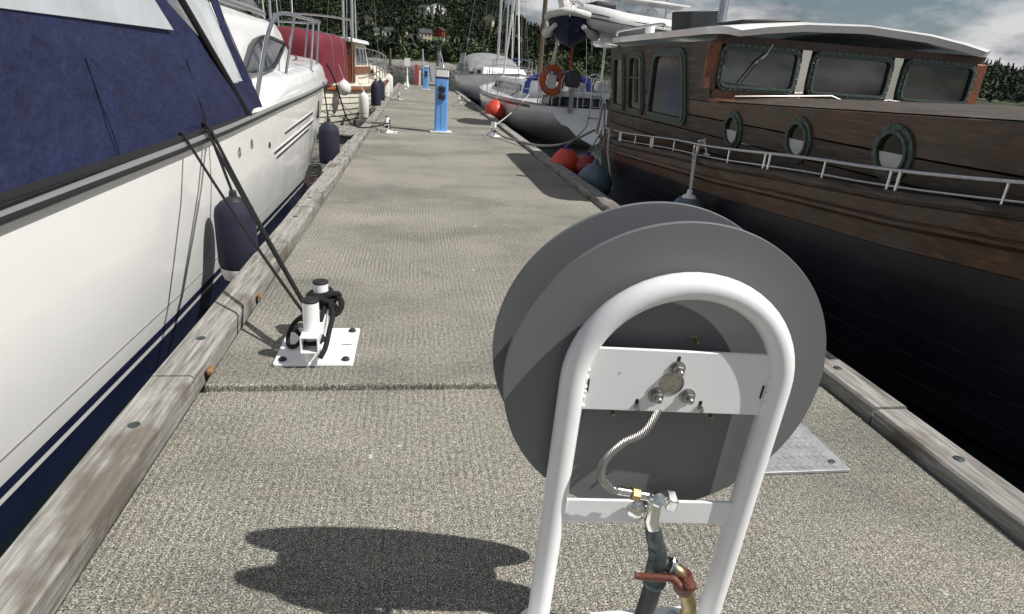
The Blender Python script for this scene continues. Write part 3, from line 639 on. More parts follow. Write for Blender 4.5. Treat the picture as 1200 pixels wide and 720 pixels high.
g = [[V(CX+math.cos(math.pi*j/12)*1.13, y, 2.12+.28*math.sin(math.pi*j/12)) for j in range(13)] for y in (.6, 1.8, 3.0, 4.2, 5.25)]
MB().slab(g, .01).build('canopy_top', 'navy_canvas', cr, angle=60)
# hull details
def c_x(y, z):
    y0 = max(.5, min(11.9, y)); b, zr, f = c_b(y0), c_zr(y0), max(0, (y0-8)/4)
    k = lerp([(-.19, .925-.31*f), (-.10, .94-.25*f), (.15, .965-.16*f), (zr-.28, .993-.06*f), (zr, 1)], z); return CX+b*k
for (y0, z0), (y1, z1) in (((5.75, .40), (8.35, .50)), ((6.25, .53), (8.3, .60)), ((5.9, .345), (8.0, .435))):
    n = 14; pts = [(y0+(y1-y0)*i/n, z0+(z1-z0)*i/n) for i in range(n+1)]
    rr = [.013*math.sin(math.pi*min(1, max(.02, (i/n)*.9+.05)))**.5 for i in range(n+1)]
    MB().tube([V(c_x(y, z)-.004, y, z) for y, z in pts], rr, 8).build('hull_vent', 'gelcoat_grey', cr)
    MB().tube([V(c_x(y, z-.022)+.001, y, z-.022) for y, z in pts[1:-1]], .008, 6).build('vent_shadow_strip', 'black_trim', cr)  # black strip drawn in as the shade of the groove under the vent
for y, z in ((4.72, .56), (5.08, .575)):
    MB().lathe([(.036, 0), (.036, .006), (.022, .010), (.020, .0)], (c_x(y, z)-.001, y, z), (1, 0, 0), 18).build('hull_outlet', 'steel', cr)
MB().lathe([(.026, 0), (.026, .006), (.016, .008), (.014, .0)], (c_x(5.7, .49), 5.7, .49), (1, 0, 0), 14).build('hull_outlet', 'black_trim', cr)
pl = Plane((c_x(8.75, .57)+.0, 8.75, .57), (-.04, 1, 0), (.04, 0, 1)); po = rpoly([(-.075, -.10), (.0, -.11), (.075, .10), (0, .11)], .05, 4)
MB().prism(po, pl, -.01, .012).build('hull_slot', 'black_trim', cr)
# bow rail
for s in (1, -1):
    rp = [(1.40, 5.55, .80), (1.385, 5.85, 1.02), (1.37, 6.3, 1.34), (1.36, 6.75, 1.54), (1.36, 7.3, 1.62), (1.36, 8.4, 1.64), (1.37, 9.3, 1.66), (1.30, 10.2, 1.68), (.98, 11.2, 1.70), (.0, 12.0, 1.72)]
    MB().tube(smooth_path([V(CX+s*x, y, z) for x, y, z in rp], 6), .019, 12).build('bow_rail', 'steel', cr)
    for (x0, y0, z0), (x1, y1, z1) in (((1.37, 7.05, 1.0), (1.36, 7.85, 1.63)), ((1.40, 8.55, 1.04), (1.37, 9.15, 1.655)), ((1.30, 9.75, 1.07), (1.33, 9.95, 1.675)), ((.95, 10.9, 1.12), (1.0, 11.1, 1.70))):
        st = MB().tube([V(CX+s*x0, y0, z0), V(CX+s*x1, y1, z1)], .014, 10).build('rail_stanchion', 'steel', cr); MB().lathe([(.035, -.01), (.03, .012), (.015, .02)], V(CX+s*x0, y0, z0), n=12).build('stanchion_foot', 'steel', st)
MB().tube([(-1.34, 4.25, .80), (-1.30, 4.12, .825), (-1.29, 4.05, .83), (-1.29, 3.85, .83), (-1.34, 3.72, .80)], .014, 8).build('mooring_cleat', 'steel', cr)

# black mooring ropes of the cruiser
def rope_thing(name, lbl, mat, paths, group='mooring ropes'):
    t = thing(name, lbl, 'rope', tuple(paths[0][0][-1] if False else paths[0][0][0]), 0, group)
    for pts, r in paths: MB().tube(pts, r, 8).build('strand', mat, t)
    return t
def helix(c, r, z0, z1, turns, n=16, ph=0): return [V(c[0]+r*math.cos(ph+2*math.pi*i/n), c[1]+r*math.sin(ph+2*math.pi*i/n), z0+(z1-z0)*i/(n*turns)) for i in range(int(n*turns)+1)]
pa, pb = (-.425, 2.50), (-.425, 2.79)
paths = [(sag((-1.205, 4.02, .79), (-.445, 2.56, .215), .02), .0098), (sag((-1.21, 3.96, .79), (-.455, 2.60, .20), .015), .0085), (sag((-1.215, 3.62, .78), (-.47, 2.58, .20), .02), .0075)]
paths.append(([V(-1.29, 4.08, .815), V(-1.235, 4.04, .815), V(-1.205, 4.01, .785), V(-1.18, 3.96, .745)], .0145)); paths.append(([V(-1.29, 3.68, .80), V(-1.235, 3.64, .80), V(-1.213, 3.615, .775)], .0085))
paths.append((helix(pb, .045, .135, .205, 3.2), .0105)); paths.append((helix(pb, .056, .15, .20, 1.6, ph=2), .0105)); paths.append((helix(pb, .046, .105, .225, 6.0, ph=.7), .0115)); paths.append((helix(pb, .058, .12, .215, 3.4, ph=3), .0105))
paths.append((smooth_path([V(-.425, 2.735, .20), V(-.375, 2.75, .225), V(-.345, 2.80, .205), V(-.36, 2.85, .165), V(-.41, 2.86, .15), V(-.46, 2.84, .17), V(-.48, 2.78, .20), V(-.44, 2.73, .215), V(-.385, 2.735, .19), V(-.36, 2.78, .15), V(-.385, 2.835, .13)], 6), .0125))
paths.append((smooth_path([V(-.46, 2.56, .21), V(-.475, 2.62, .19), V(-.47, 2.70, .18), V(-.45, 2.76, .18)], 5), .0105)); paths.append((smooth_path([V(-.40, 2.75, .17), V(-.40, 2.66, .165), V(-.40, 2.58, .16)], 5), .0105))
paths.append((helix(pa, .045, .10, .115, 1.2, ph=1), .0095))
paths.append((smooth_path([V(-.385, 2.74, .19), V(-.355, 2.64, .17), V(-.360, 2.55, .13), V(-.368, 2.47, .085), V(-.385, 2.43, .055)], 6), .0115))
paths.append((smooth_path([V(-.375, 2.80, .20), V(-.335, 2.77, .19), V(-.330, 2.74, .16), V(-.36, 2.73, .13), V(-.39, 2.75, .15)], 5), .014))
paths.append((smooth_path([V(-.45, 2.57, .20), V(-.485, 2.64, .16), V(-.53, 2.68, .11), V(-.555, 2.665, .06), V(-.55, 2.62, .025), V(-.515, 2.60, .03), V(-.48, 2.62, .07), V(-.465, 2.66, .10)], 6), .0095))
paths.append((smooth_path([V(-.465, 2.66, .10), V(-.50, 2.72, .11), V(-.535, 2.73, .09), V(-.52, 2.70, .05), V(-.47, 2.68, .03), V(-.43, 2.66, .025)], 6), .0095))
rope_thing('mooring_rope', 'black doubled rope from the white cruiser wound round the near bollard', 'rope_black', paths)
bl = (-.50, 12.0)
rope_thing('mooring_rope', 'black line drooping from the cruiser bow to the second left bollard', 'rope_black', [(smooth_path([V(-1.30, 10.0, 1.13), V(-1.22, 10.4, .86), V(-1.12, 11.0, .28), V(-.95, 11.6, .09), V(-.5, 12.02, .13)], 8), .012), (helix((-.505, 12.04), .045, .06, .2, 3), .014), (helix((-.505, 11.76), .045, .08, .18, 2), .014)])
rope_thing('mooring_rope', 'upper dark line crossing from the cream hull to the second left bollard', 'rope_grey', [(sag((-1.9, 16.2, .30), (-.52, 12.06, .16), .18), .011)])
rope_thing('mooring_rope', 'lower dark line crossing from the cream hull to the second left bollard', 'rope_grey', [(sag((-2.3, 15.5, .05), (-.52, 12.06, .12), .05), .011)])
rope_thing('mooring_rope', 'thick grey rope sagging from the right bollard to the wooden stern', 'rope_grey', [(smooth_path([V(1.49, 12.12, .16), V(1.62, 11.7, .06), V(1.84, 10.9, .07), V(2.05, 10.2, .10), V(2.35, 9.8, .20), V(2.75, 9.55, .46)], 8), .018), (helix((1.495, 12.10), .047, .08, .2, 2.4), .017)])
rope_thing('mooring_rope', 'thin pale rope rising from the right bollard to the white yacht', 'rope_white', [(sag((1.52, 12.4, .18), (3.0, 17.2, .62), .06), .011)])
rope_thing('mooring_rope', 'dark slack rope looping along the white yacht bow', 'rope_black', [(sag((1.50, 22.6, .15), (2.95, 18.4, .72), .32), .013)])
rope_thing('hanging_rope', 'pale rope hanging straight from the wooden boat rail near its stern', 'rope_white', [([V(2.58, 8.25, .58), V(2.545, 8.2, .60), V(2.52, 8.05, .3), V(2.50, 7.6, -.12)], .012), (helix((2.58, 8.3), .03, .52, .60, 2), .012)])
rope_thing('hanging_rope', 'pale rope tied to the wooden boat rail amidships with a knot', 'rope_white', [([V(2.575, 5.45, .74), V(2.54, 5.40, .72), V(2.50, 5.36, .62), V(2.38, 5.08, .38)], .011), (helix((2.575, 5.45), .026, .70, .77, 2), .012), ([V(2.575, 5.40, .76), V(2.55, 5.28, .70), V(2.545, 5.24, .66)], .009), ([V(2.545, 5.29, .655), V(2.545, 5.19, .665)], .009)])

# ------------------------------------------------------------------ wooden boat on the right
wb = thing('wooden_boat', 'weathered dark wooden boat with white-roofed wheelhouse on the right', 'boat', (4.15, 5, WATER))
WX = 4.15
def w_b(y):
    if y > 6: t = (y-6)/5.0; return 1.58*max(0, 1-t**4.2)**.75
    t = (6-y)/7.2; return 1.60*max(0, 1-t**2.6)
def w_zs(y): return lerp([(-1.2, 1.18), (1, .90), (3.5, .70), (5.5, .575), (8, .44), (9.5, .38), (11, .40)], y)
secs = []
for y in [-1.18, -1.0, -.7, -.3, .2, .8, 1.5, 2.3, 3.1, 4, 5, 6, 7, 7.8, 8.5, 9.1, 9.6, 10.0, 10.35, 10.6, 10.8, 10.93, 10.99]:
    b, z = w_b(y), w_zs(y); f = max(0, (2-y)/4); pts = [(b, z)]
    for i in range(1, 9):
        t = i/8; pts.append((b*(1-.02*t-.10*t*t-f*.30*t), z+(WATER+.02-z)*t))
    pts += [(b*.6, WATER-.25), (0, WATER-.6)]; secs.append((y, pts))
strakes('hull_plank', 'varnish_worn', wb, secs, 0, 2, WX, lap=.004); strakes('hull_plank', 'hull_dark', wb, secs, 2, 8, WX, lap=.004); hull_part('bottom', 'hull_dark', wb, secs, 8, 10, WX)
sheer_tube('gunwale', 'wood_grey', wb, secs, .034, 0, WX, dz=.0, dx=.012); sheer_tube('rubbing_strake', 'varnish_worn', wb, secs, .026, 1, WX, dx=.014)
dk = [[V(WX-p[0][0], y, p[0][1]-.01), V(WX, y, p[0][1]+.05), V(WX+p[0][0], y, p[0][1]-.01)] for y, p in secs]; MB().loft(dk).build('deck', 'wood_grey', wb)
# trunk cabin and wheelhouse walls as planks
WALL = 1.35
def wall_x(z): return WALL+.115*(z-.85)
def wq(s, y, z, o=0): return V(WX+s*(wall_x(z)+o), y, z)
for s in (-1, 1):
    zs = [.46, .62, .78, .935, 1.085]
    for a, b in zip(zs, zs[1:]):
        g = []
        for y in [2.0, 2.4, 3, 4, 5, 5.9, 7, 8, 9.1]:
            k = 0 if y > 2.9 else (2.9-y)/.9*.18; zz = lambda z: z+(.06 if z > 1 else .0)*max(0, (5.9-y)/2)
            g.append([wq(s, y, zz(a)+.004, -k-.008), wq(s, y, zz(a)+.007, -k), wq(s, y, zz(b)-.007, -k), wq(s, y, zz(b)-.004, -k-.008)])
        MB().loft(g if s < 0 else [r[::-1] for r in g]).build('cabin_plank', 'varnish_worn' if a < .6 or a > .9 else 'wood_grey', wb, angle=25)
    g = [[wq(s, y, z) for z in (1.085, 1.2, 1.35, 1.5, 1.62)] for y in (5.86, 6.5, 7.2, 8, 9.1)]
    MB().slab(g if s > 0 else [r[::-1] for r in g], .04).build('wheelhouse_side', 'wood_grey', wb)
MB().loft([[V(WX+s*(WALL-.01), y, 1.09+.06*max(0, (5.9-y)/2)), V(WX+s*.7, y, 1.16+.06*max(0, (5.9-y)/2)), V(WX, y, 1.19+.06*max(0, (5.9-y)/2))] for s in (1,) for y in (2.0, 3, 4, 5, 5.95)]).build('trunk_top', 'wood_grey', wb)
MB().loft([[V(WX-(WALL-.01), y, 1.09+.06*max(0, (5.9-y)/2)), V(WX-.7, y, 1.16+.06*max(0, (5.9-y)/2)), V(WX, y, 1.19+.06*max(0, (5.9-y)/2))][::-1] for y in (2.0, 3, 4, 5, 5.95)]).build('trunk_top', 'wood_grey', wb)
MB().add([V(WX-1.17, 2.0, .5), V(WX+1.17, 2.0, .5), V(WX+1.17, 2.0, 1.2), V(WX, 2.0, 1.31), V(WX-1.17, 2.0, 1.2)], [(0, 1, 2, 3, 4)]).build('trunk_front', 'varnish_worn', wb)
MB().add([wq(-1, 9.1, .5), wq(1, 9.1, .5), wq(1, 9.1, 1.62), V(WX, 9.1, 1.72), wq(-1, 9.1, 1.62)], [(4, 3, 2, 1, 0)]).build('wheelhouse_back', 'wood_grey', wb)
# wheelhouse front: bottom panel, head, posts, three windows
MB().box((WX, 5.86, 1.135), (2.74, .05, .14)).build('front_panel', 'mahogany', wb, bevel=.004)
MB().box((WX, 5.80, 1.100), (2.78, .10, .035)).build('front_coaming', 'mahogany', wb, bevel=.006)
MB().box((WX, 5.865, 1.635), (2.84, .05, .085)).build('front_head', 'varnish_worn', wb, bevel=.004)
fx = [2.735, 3.66, 4.64, 5.565]
for i, x in enumerate(fx): MB().box((x, 5.86, 1.40), (.12 if i in (0, 3) else .10, .056, .41)).build('front_post', 'mahogany' if i in (0, 3) else 'mirror_post', wb, bevel=.006)
MB().box((WX, 5.90, 1.40), (2.7, .02, .44)).build('front_backing', 'varnish_worn', wb)
def bronze_window(name, poly, pl, r, fw, glass='dark_glass', bolts='bolt_pale', parent=wb, th=.022):
    po = rpoly(poly, r, 6); f = MB().ring(po, offset(po, fw), pl, -.02, th).build(name, 'bronze', parent, angle=40)
    MB().ring(offset(po, fw*.62), offset(po, fw*1.12), pl, -.02, th*1.5).build('rim', 'bronze', f, angle=40)
    MB().prism(offset(po, fw*.8), pl, -.012, .004).build('pane', glass, f, smooth=False)
    mid = offset(po, fw*.32); per = [0]
    for i in range(len(mid)): per.append(per[-1]+(Vector(mid[(i+1) % len(mid)])-Vector(mid[i])).length)
    mb = MB(); k = 0; n_ = int(per[-1]/.062)
    for q in range(n_):
        d = per[-1]*q/n_
        while per[k+1] < d: k += 1
        a, b = Vector(mid[k]), Vector(mid[(k+1) % len(mid)]); tt = (d-per[k])/max(1e-6, per[k+1]-per[k]); p = a.lerp(b, tt)
        jx, jr = random.uniform(-.004, .004), random.uniform(.0048, .0072); mb.lathe([(jr, 0), (jr, .002), (jr*.5, .0045)], pl.p(p.x+jx, p.y, th), pl.n, 6)
    struct(mb.build('frame_bolts', bolts, f), 'stuff'); return f
for i in range(3):
    x0, x1 = fx[i]+.055, fx[i+1]-.055; c_ = (x0+x1)/2; hw = (x1-x0)/2
    pl = Plane((c_, 5.828, 1.40), (1, 0, 0), (0, 0, 1))
    f = bronze_window('front_window', [(-hw, -.205), (hw, -.205), (hw, .205), (-hw, .205)], pl, .11, .045)
    if i == 0:
        wp = MB().tube([V(3.27, 5.79, 1.62), V(3.22, 5.785, 1.53), V(3.13, 5.785, 1.45)], .007, 6).build('wiper', 'alu', f); MB().tube([V(3.17, 5.78, 1.49), V(3.02, 5.78, 1.27)], .006, 6).build('wiper_blade', 'black_trim', wp)
ax_v = V(-.115, 0, 1)
def side_pl(y, z, s=-1): return Plane(V(WX-wall_x(z)-.002, y, z), (0, -1, 0), ax_v)
# the plane's n must point outwards (-x): u = -y, v = z
w1 = bronze_window('side_window', [(-.60, -.385), (.62, -.385), (.50, .385), (-.40, .385)], side_pl(6.95, 1.19), .17, .07, 'side_glass', 'bronze')
w2 = bronze_window('side_window', [(-.30, -.37), (.32, -.37), (.27, .37), (-.26, .37)], side_pl(7.98, 1.18), .15, .06, 'side_glass', 'bronze')
w3 = bronze_window('side_window', [(-.26, -.35), (.28, -.35), (.24, .36), (-.23, .36)], side_pl(8.68, 1.17), .13, .06, 'side_glass', 'bronze')
mb = MB()
for a in (.0,): MB().box(side_pl(7.98, 1.20).p(.0, .05, .018), (.012, .5, .02)).build('cross_bar', 'bronze', w2); MB().tube([side_pl(7.98, 1.2).p(.02, -.25, .02), side_pl(7.98, 1.2).p(-.02, .27, .02)], .012, 8).build('upright_bar', 'bronze', w2)
for y, z in ((5.33, .872), (4.32, .905), (3.35, .94)):
    pl = side_pl(y, z); f = MB().ring(circ(.168, 32), circ(.112, 32), pl, -.02, .014).build('porthole', 'bronze', wb); MB().ring(circ(.132, 32), circ(.112, 32), pl, .01, .028).build('rim', 'bronze', f)
    mb = MB(); [mb.lathe([(.011, 0), (.011, .003), (.005, .007)], pl.p(.150*math.cos(a), .150*math.sin(a), .014), pl.n, 6) for a in [2*math.pi*i/10 for i in range(10)]]; struct(mb.build('frame_bolts', 'bronze', f), 'stuff')
    MB().prism(circ(.118, 28), pl, -.01, .003).build('pane', 'side_glass', f, smooth=False)
    cu = [(x, y_) for x, y_ in circ(.108, 28) if y_ < .001]; MB().prism(cu, pl, .0035, .006).build('curtain', 'curtain', f, smooth=False)
# roof slab, white with overhang and camber
g = []
for y, kw in ((5.72, .86), (5.76, .93), (5.84, .975), (6.0, 1), (6.5, 1), (7.5, 1), (8.5, 1), (9.0, .99), (9.2, .95), (9.28, .88)):
    zc = 1.675 if 5.75 < y < 9.25 else 1.66; g.append([V(WX+1.465*kw*k, y, zc+.115*(1-k*k)) for k in (-1, -.985, -.8, -.5, 0, .5, .8, .985, 1)])
MB().slab([r[::-1] for r in g], -.065).build('roof', 'gelcoat', wb, angle=50, bevel=.012)
# roof gear
for x0 in (-1.38, -.45):
    MB().tube(smooth_path([V(WX+x0, 9.1, 1.78), V(WX+x0, 9.0, 1.83), V(WX+x0, 8.3, 1.84), V(WX+x0, 7.4, 1.84), V(WX+x0, 7.3, 1.78)]), .016, 8).build('roof_grab_rail', 'steel', wb)
MB().box((WX-.78, 6.35, 1.845), (.60, .55, .03), Matrix.Rotation(-.08, 3, 'Y')).build('roof_hatch', 'black_trim', wb, bevel=.012)
MB().box((WX-.80, 6.35, 1.80), (.48, .45, .06)).build('hatch_coaming', 'socket', wb, bevel=.006)
MB().box((WX-1.14, 7.05, 1.875), (.52, .05, .19), Matrix.Rotation(-.12, 3, 'Y')).build('folded_panel', 'socket', wb, bevel=.01)
MB().lathe([(.055, 0), (.055, .02), (.048, .03), (.048, .85)], (WX-.93, 6.85, 1.74), (0, 0, 1), 18).build('exhaust_pipe', 'steel', wb)
MB().lathe([(.06, 0), (.06, .13), (.04, .15), (0, .15)], (WX-1.30, 8.0, 1.74), (0, 0, 1), 16).build('roof_vent', 'gelcoat', wb)
# double side rail on short stanchions, both sides
for s in (-1, 1):
    ry = [1.2+.25*i for i in range(34)]
    def rp(y, dz): return V(WX+s*(w_b(y)+.0), y, w_zs(y)+dz)
    MB().tube([rp(y, .145) for y in ry if y < 9.6], .0115, 8).build('top_rail', 'steel', wb); MB().tube([rp(y, .055) for y in ry if y < 8.0], .007, 8).build('lower_rail', 'steel', wb)
    y = 1.4; k = 0
    while y < 9.6:
        MB().tube([rp(y, .0), rp(y, .145)], .011 if k % 2 else .008, 8).build('rail_stanchion', 'steel', wb)
        if k % 2: MB().tube([rp(y+.06, .0), rp(y+.06, .145)], .010, 8).build('rail_stanchion', 'steel', wb)
        y += .58; k += 1
    # low rail on the trunk top under the windscreen
    MB().tube([V(WX+s*1.26, 5.66, 1.09), V(WX+s*1.24, 5.64, 1.15), V(WX+s*.3, 5.60, 1.215), V(WX+s*.1, 5.60, 1.16)], .008, 8).build('trunk_rail', 'steel', wb); MB().tube([V(WX+s*.62, 5.61, 1.11), V(WX+s*.62, 5.61, 1.19)], .009, 8).build('trunk_rail_post', 'steel', wb)
# rounded old stern cap and post
MB().tube(smooth_path([V(WX-1.45, 9.3, .42), V(WX-1.40, 9.35, .80), V(WX-1.32, 9.55, .86), V(WX-1.22, 9.8, .80), V(WX-1.15, 9.9, .42)]), .022, 10).build('stern_hoop', 'alu_grey', wb)
MB().box((WX-1.18, 9.35, .72), (.16, .3, .55)).build('stern_locker', 'wood_grey', wb, bevel=.02)
MB().box((WX, 9.6, .62), (1.9, .5, .36)).build('stern_seat', 'wood_grey', wb, bevel=.03)

# ------------------------------------------------------------------ cream double-ended boat with burgundy canopy
cb_ = thing('cream_boat', 'cream clinker motor boat with burgundy canopy and brown trim on the left', 'boat', (-3.0, 15.0, WATER), R(-5))
Z = lambda z: z-WATER
def k_b(y): t = abs((y-5.6)/(6.2 if y > 5.6 else 5.8)); return 1.42*max(0, 1-t**3.0)**.85
def k_zs(y): return lerp([(0, .62), (4, .52), (8, .66), (12, 1.0)], y)
secs = []
for y in [-.15, 0, .25, .6, 1, 1.6, 2.4, 3.4, 4.6, 6, 7.4, 8.6, 9.6, 10.4, 10.9, 11.3, 11.6, 11.78]:
    b, z = k_b(y), Z(k_zs(y)); secs.append((y, [(b*(1-.03*i/7-.22*(i/7)**2.2), z+(.0-z)*i/7) for i in range(8)]+[(0, -.5)]))
strakes('strake', 'cream_paint', cb_, secs, 0, 6, 0, True, .022); strakes('strake', 'cream_paint', cb_, secs, 6, 7, 0, True, .022); hull_part('bottom', 'roof_tile', cb_, secs, 7, 8, 0, True)
sheer_tube('rubbing_rail', 'mahogany', cb_, secs, .055, 1, 0, True, dx=.03, dz=.05); sheer_tube('gunwale', 'cream_paint', cb_, secs, .04, 0, 0, True)
dk = [[V(-p[0][0], y, p[0][1]-.02), V(0, y, p[0][1]+.05), V(p[0][0], y, p[0][1]-.02)] for y, p in secs]; MB().loft(dk).build('deck', 'cream_paint', cb_, local=True)
# wheelhouse
def house_box(name, mat, t, y0, y1, hw0, hw1, z0, z1, rake0=0, rake1=0):
    mb = MB(); mb.add([V(-hw0, y0, z0), V(hw0, y0, z0), V(hw0, y1, z0), V(-hw0, y1, z0), V(-hw1, y0+rake0, z1), V(hw1, y0+rake0, z1), V(hw1, y1+rake1, z1), V(-hw1, y1+rake1, z1)], [(0, 1, 5, 4), (1, 2, 6, 5), (2, 3, 7, 6), (3, 0, 4, 7), (4, 5, 6, 7)]); return mb.build(name, mat, t, local=True, bevel=.03, smooth=False)
house_box('wheelhouse', 'cream_paint', cb_, 3.6, 6.2, 1.06, .95, Z(.55), Z(1.62), 0, -.25)
house_box('wheelhouse_roof', 'gelcoat', cb_, 3.45, 6.1, 1.06, 1.02, Z(1.62), Z(1.72))
MB().box((0, 3.56, Z(1.1)), (2.12, .10, 1.02)).build('aft_bulkhead', 'mahogany', cb_, local=True, bevel=.01)
MB().box((1.04, 4.95, Z(.90)), (.06, 2.4, .20)).build('varnished_side', 'mahogany', cb_, local=True, bevel=.01)
for s in (-1, 1):
    pl = Plane((s*.992, 4.95, Z(1.28)), (0, s*1., 0), (-s*.093, 0, 1))
    for a, b in ((-.95, -.30), (-.22, .28), (.36, .80)):
        po = rpoly([(a, -.22), (b, -.22), (b-.04, .22), (a+.02, .22)], .05, 3); f = MB().ring(po, offset(po, .03), pl, -.02, .022).build('side_window', 'alu_grey', cb_, local=True); MB().prism(offset(po, .025), pl, -.02, .012).build('pane', 'window_blue', f, local=True)
for x in (-.45, .45):
    pl = Plane((x, 6.06, Z(1.28)), (-1, 0, 0), (0, -.23, 1)); po = rpoly([(-.38, -.22), (.38, -.22), (.36, .22), (-.36, .22)], .05, 3); f = MB().ring(po, offset(po, .03), pl, -.02, .03).build('front_window', 'alu_grey', cb_, local=True); MB().prism(offset(po, .025), pl, -.02, .02).build('pane', 'window_blue', f, local=True)
house_box('coach_roof', 'cream_paint', cb_, 6.0, 9.2, .95, .85, Z(.55), Z(1.0), 0, -.4)
for s in (-1, 1):
    pl = Plane((s*.915, 7.1, Z(.80)), (0, s*1., 0), (-s*.2, 0, 1)); po = rpoly([(-.75, -.10), (.75, -.10), (.70, .10), (-.70, .10)], .05, 3)
    f = MB().ring(po, offset(po, .045), pl, -.02, .022).build('coach_window', 'mahogany', cb_, local=True); MB().prism(offset(po, .04), pl, -.02, .012).build('pane', 'dark_glass', f, local=True)
# burgundy canopy: three ridged panels over hoops
CP = [(1.02, 0), (1.02, .25), (1.01, .5), (1.0, .75), (.98, .86), (.92, .93), (.80, .96), (.4, 1.0), (0, 1.02)]; CP += [(-a, b) for a, b in CP[-2::-1]]
cs = lambda a, e: math.copysign(abs(math.cos(a))**e, math.cos(a))
g = [[V(.93*k*px_, y, Z(.62)+(1.12+dz)*pz_) for px_, pz_ in CP] for y, dz, k in ((.28, -1.08, .1), (.30, -.35, .8), (.36, -.06, .97), (.46, -.01, 1), (1.3, .02, 1), (2.0, .0, 1), (2.6, .03, 1), (3.1, .02, 1))]
MB().slab(g, .012).build('canopy', 'burgundy_canvas', cb_, local=True, angle=60)
for y in (1.3, 2.6): MB().tube([V(.935*a, y, Z(.62)+1.148*b) for a, b in CP], .012, 8).build('canopy_hoop', 'steel', cb_, local=True)
MB().tube(smooth_path([V(-1.0, 3.4, Z(.6)), V(-1.0, 3.4, Z(2.0)), V(-.85, 3.4, Z(2.15)), V(0, 3.4, Z(2.2)), V(.85, 3.4, Z(2.15)), V(1.0, 3.4, Z(2.0)), V(1.0, 3.4, Z(.6))], 5), .024, 8).build('goalpost_arch', 'steel', cb_, local=True)
MB().tube([V(-.5, 3.4, Z(2.15)), V(-.5, 3.35, Z(5.2))], .016, 6).build('aerial', 'gelcoat', cb_, local=True)
MB().lathe([(.045, 0), (.04, 8.5)], (0, 7.6, Z(.95)), n=12).build('mast', 'alu', cb_, local=True)
# guard rail
for s in (-1, 1):
    yy = [4.0+.65*i for i in range(11)]+[10.95, 11.3, 11.6]
    def q(y, h): return V(s*max(.0, k_b(y)-.04), y, Z(k_zs(y))+h)
    MB().tube([q(y, .58) for y in yy]+[V(0, 11.85, Z(1.0)+.60)], .016, 8).build('guard_rail', 'steel', cb_, local=True); MB().tube([q(y, .30) for y in yy], .010, 6).build('mid_rail', 'steel', cb_, local=True)
    for y in yy[:-1]: MB().tube([q(y, 0), q(y, .58)], .012, 8).build('rail_stanchion', 'steel', cb_, local=True)

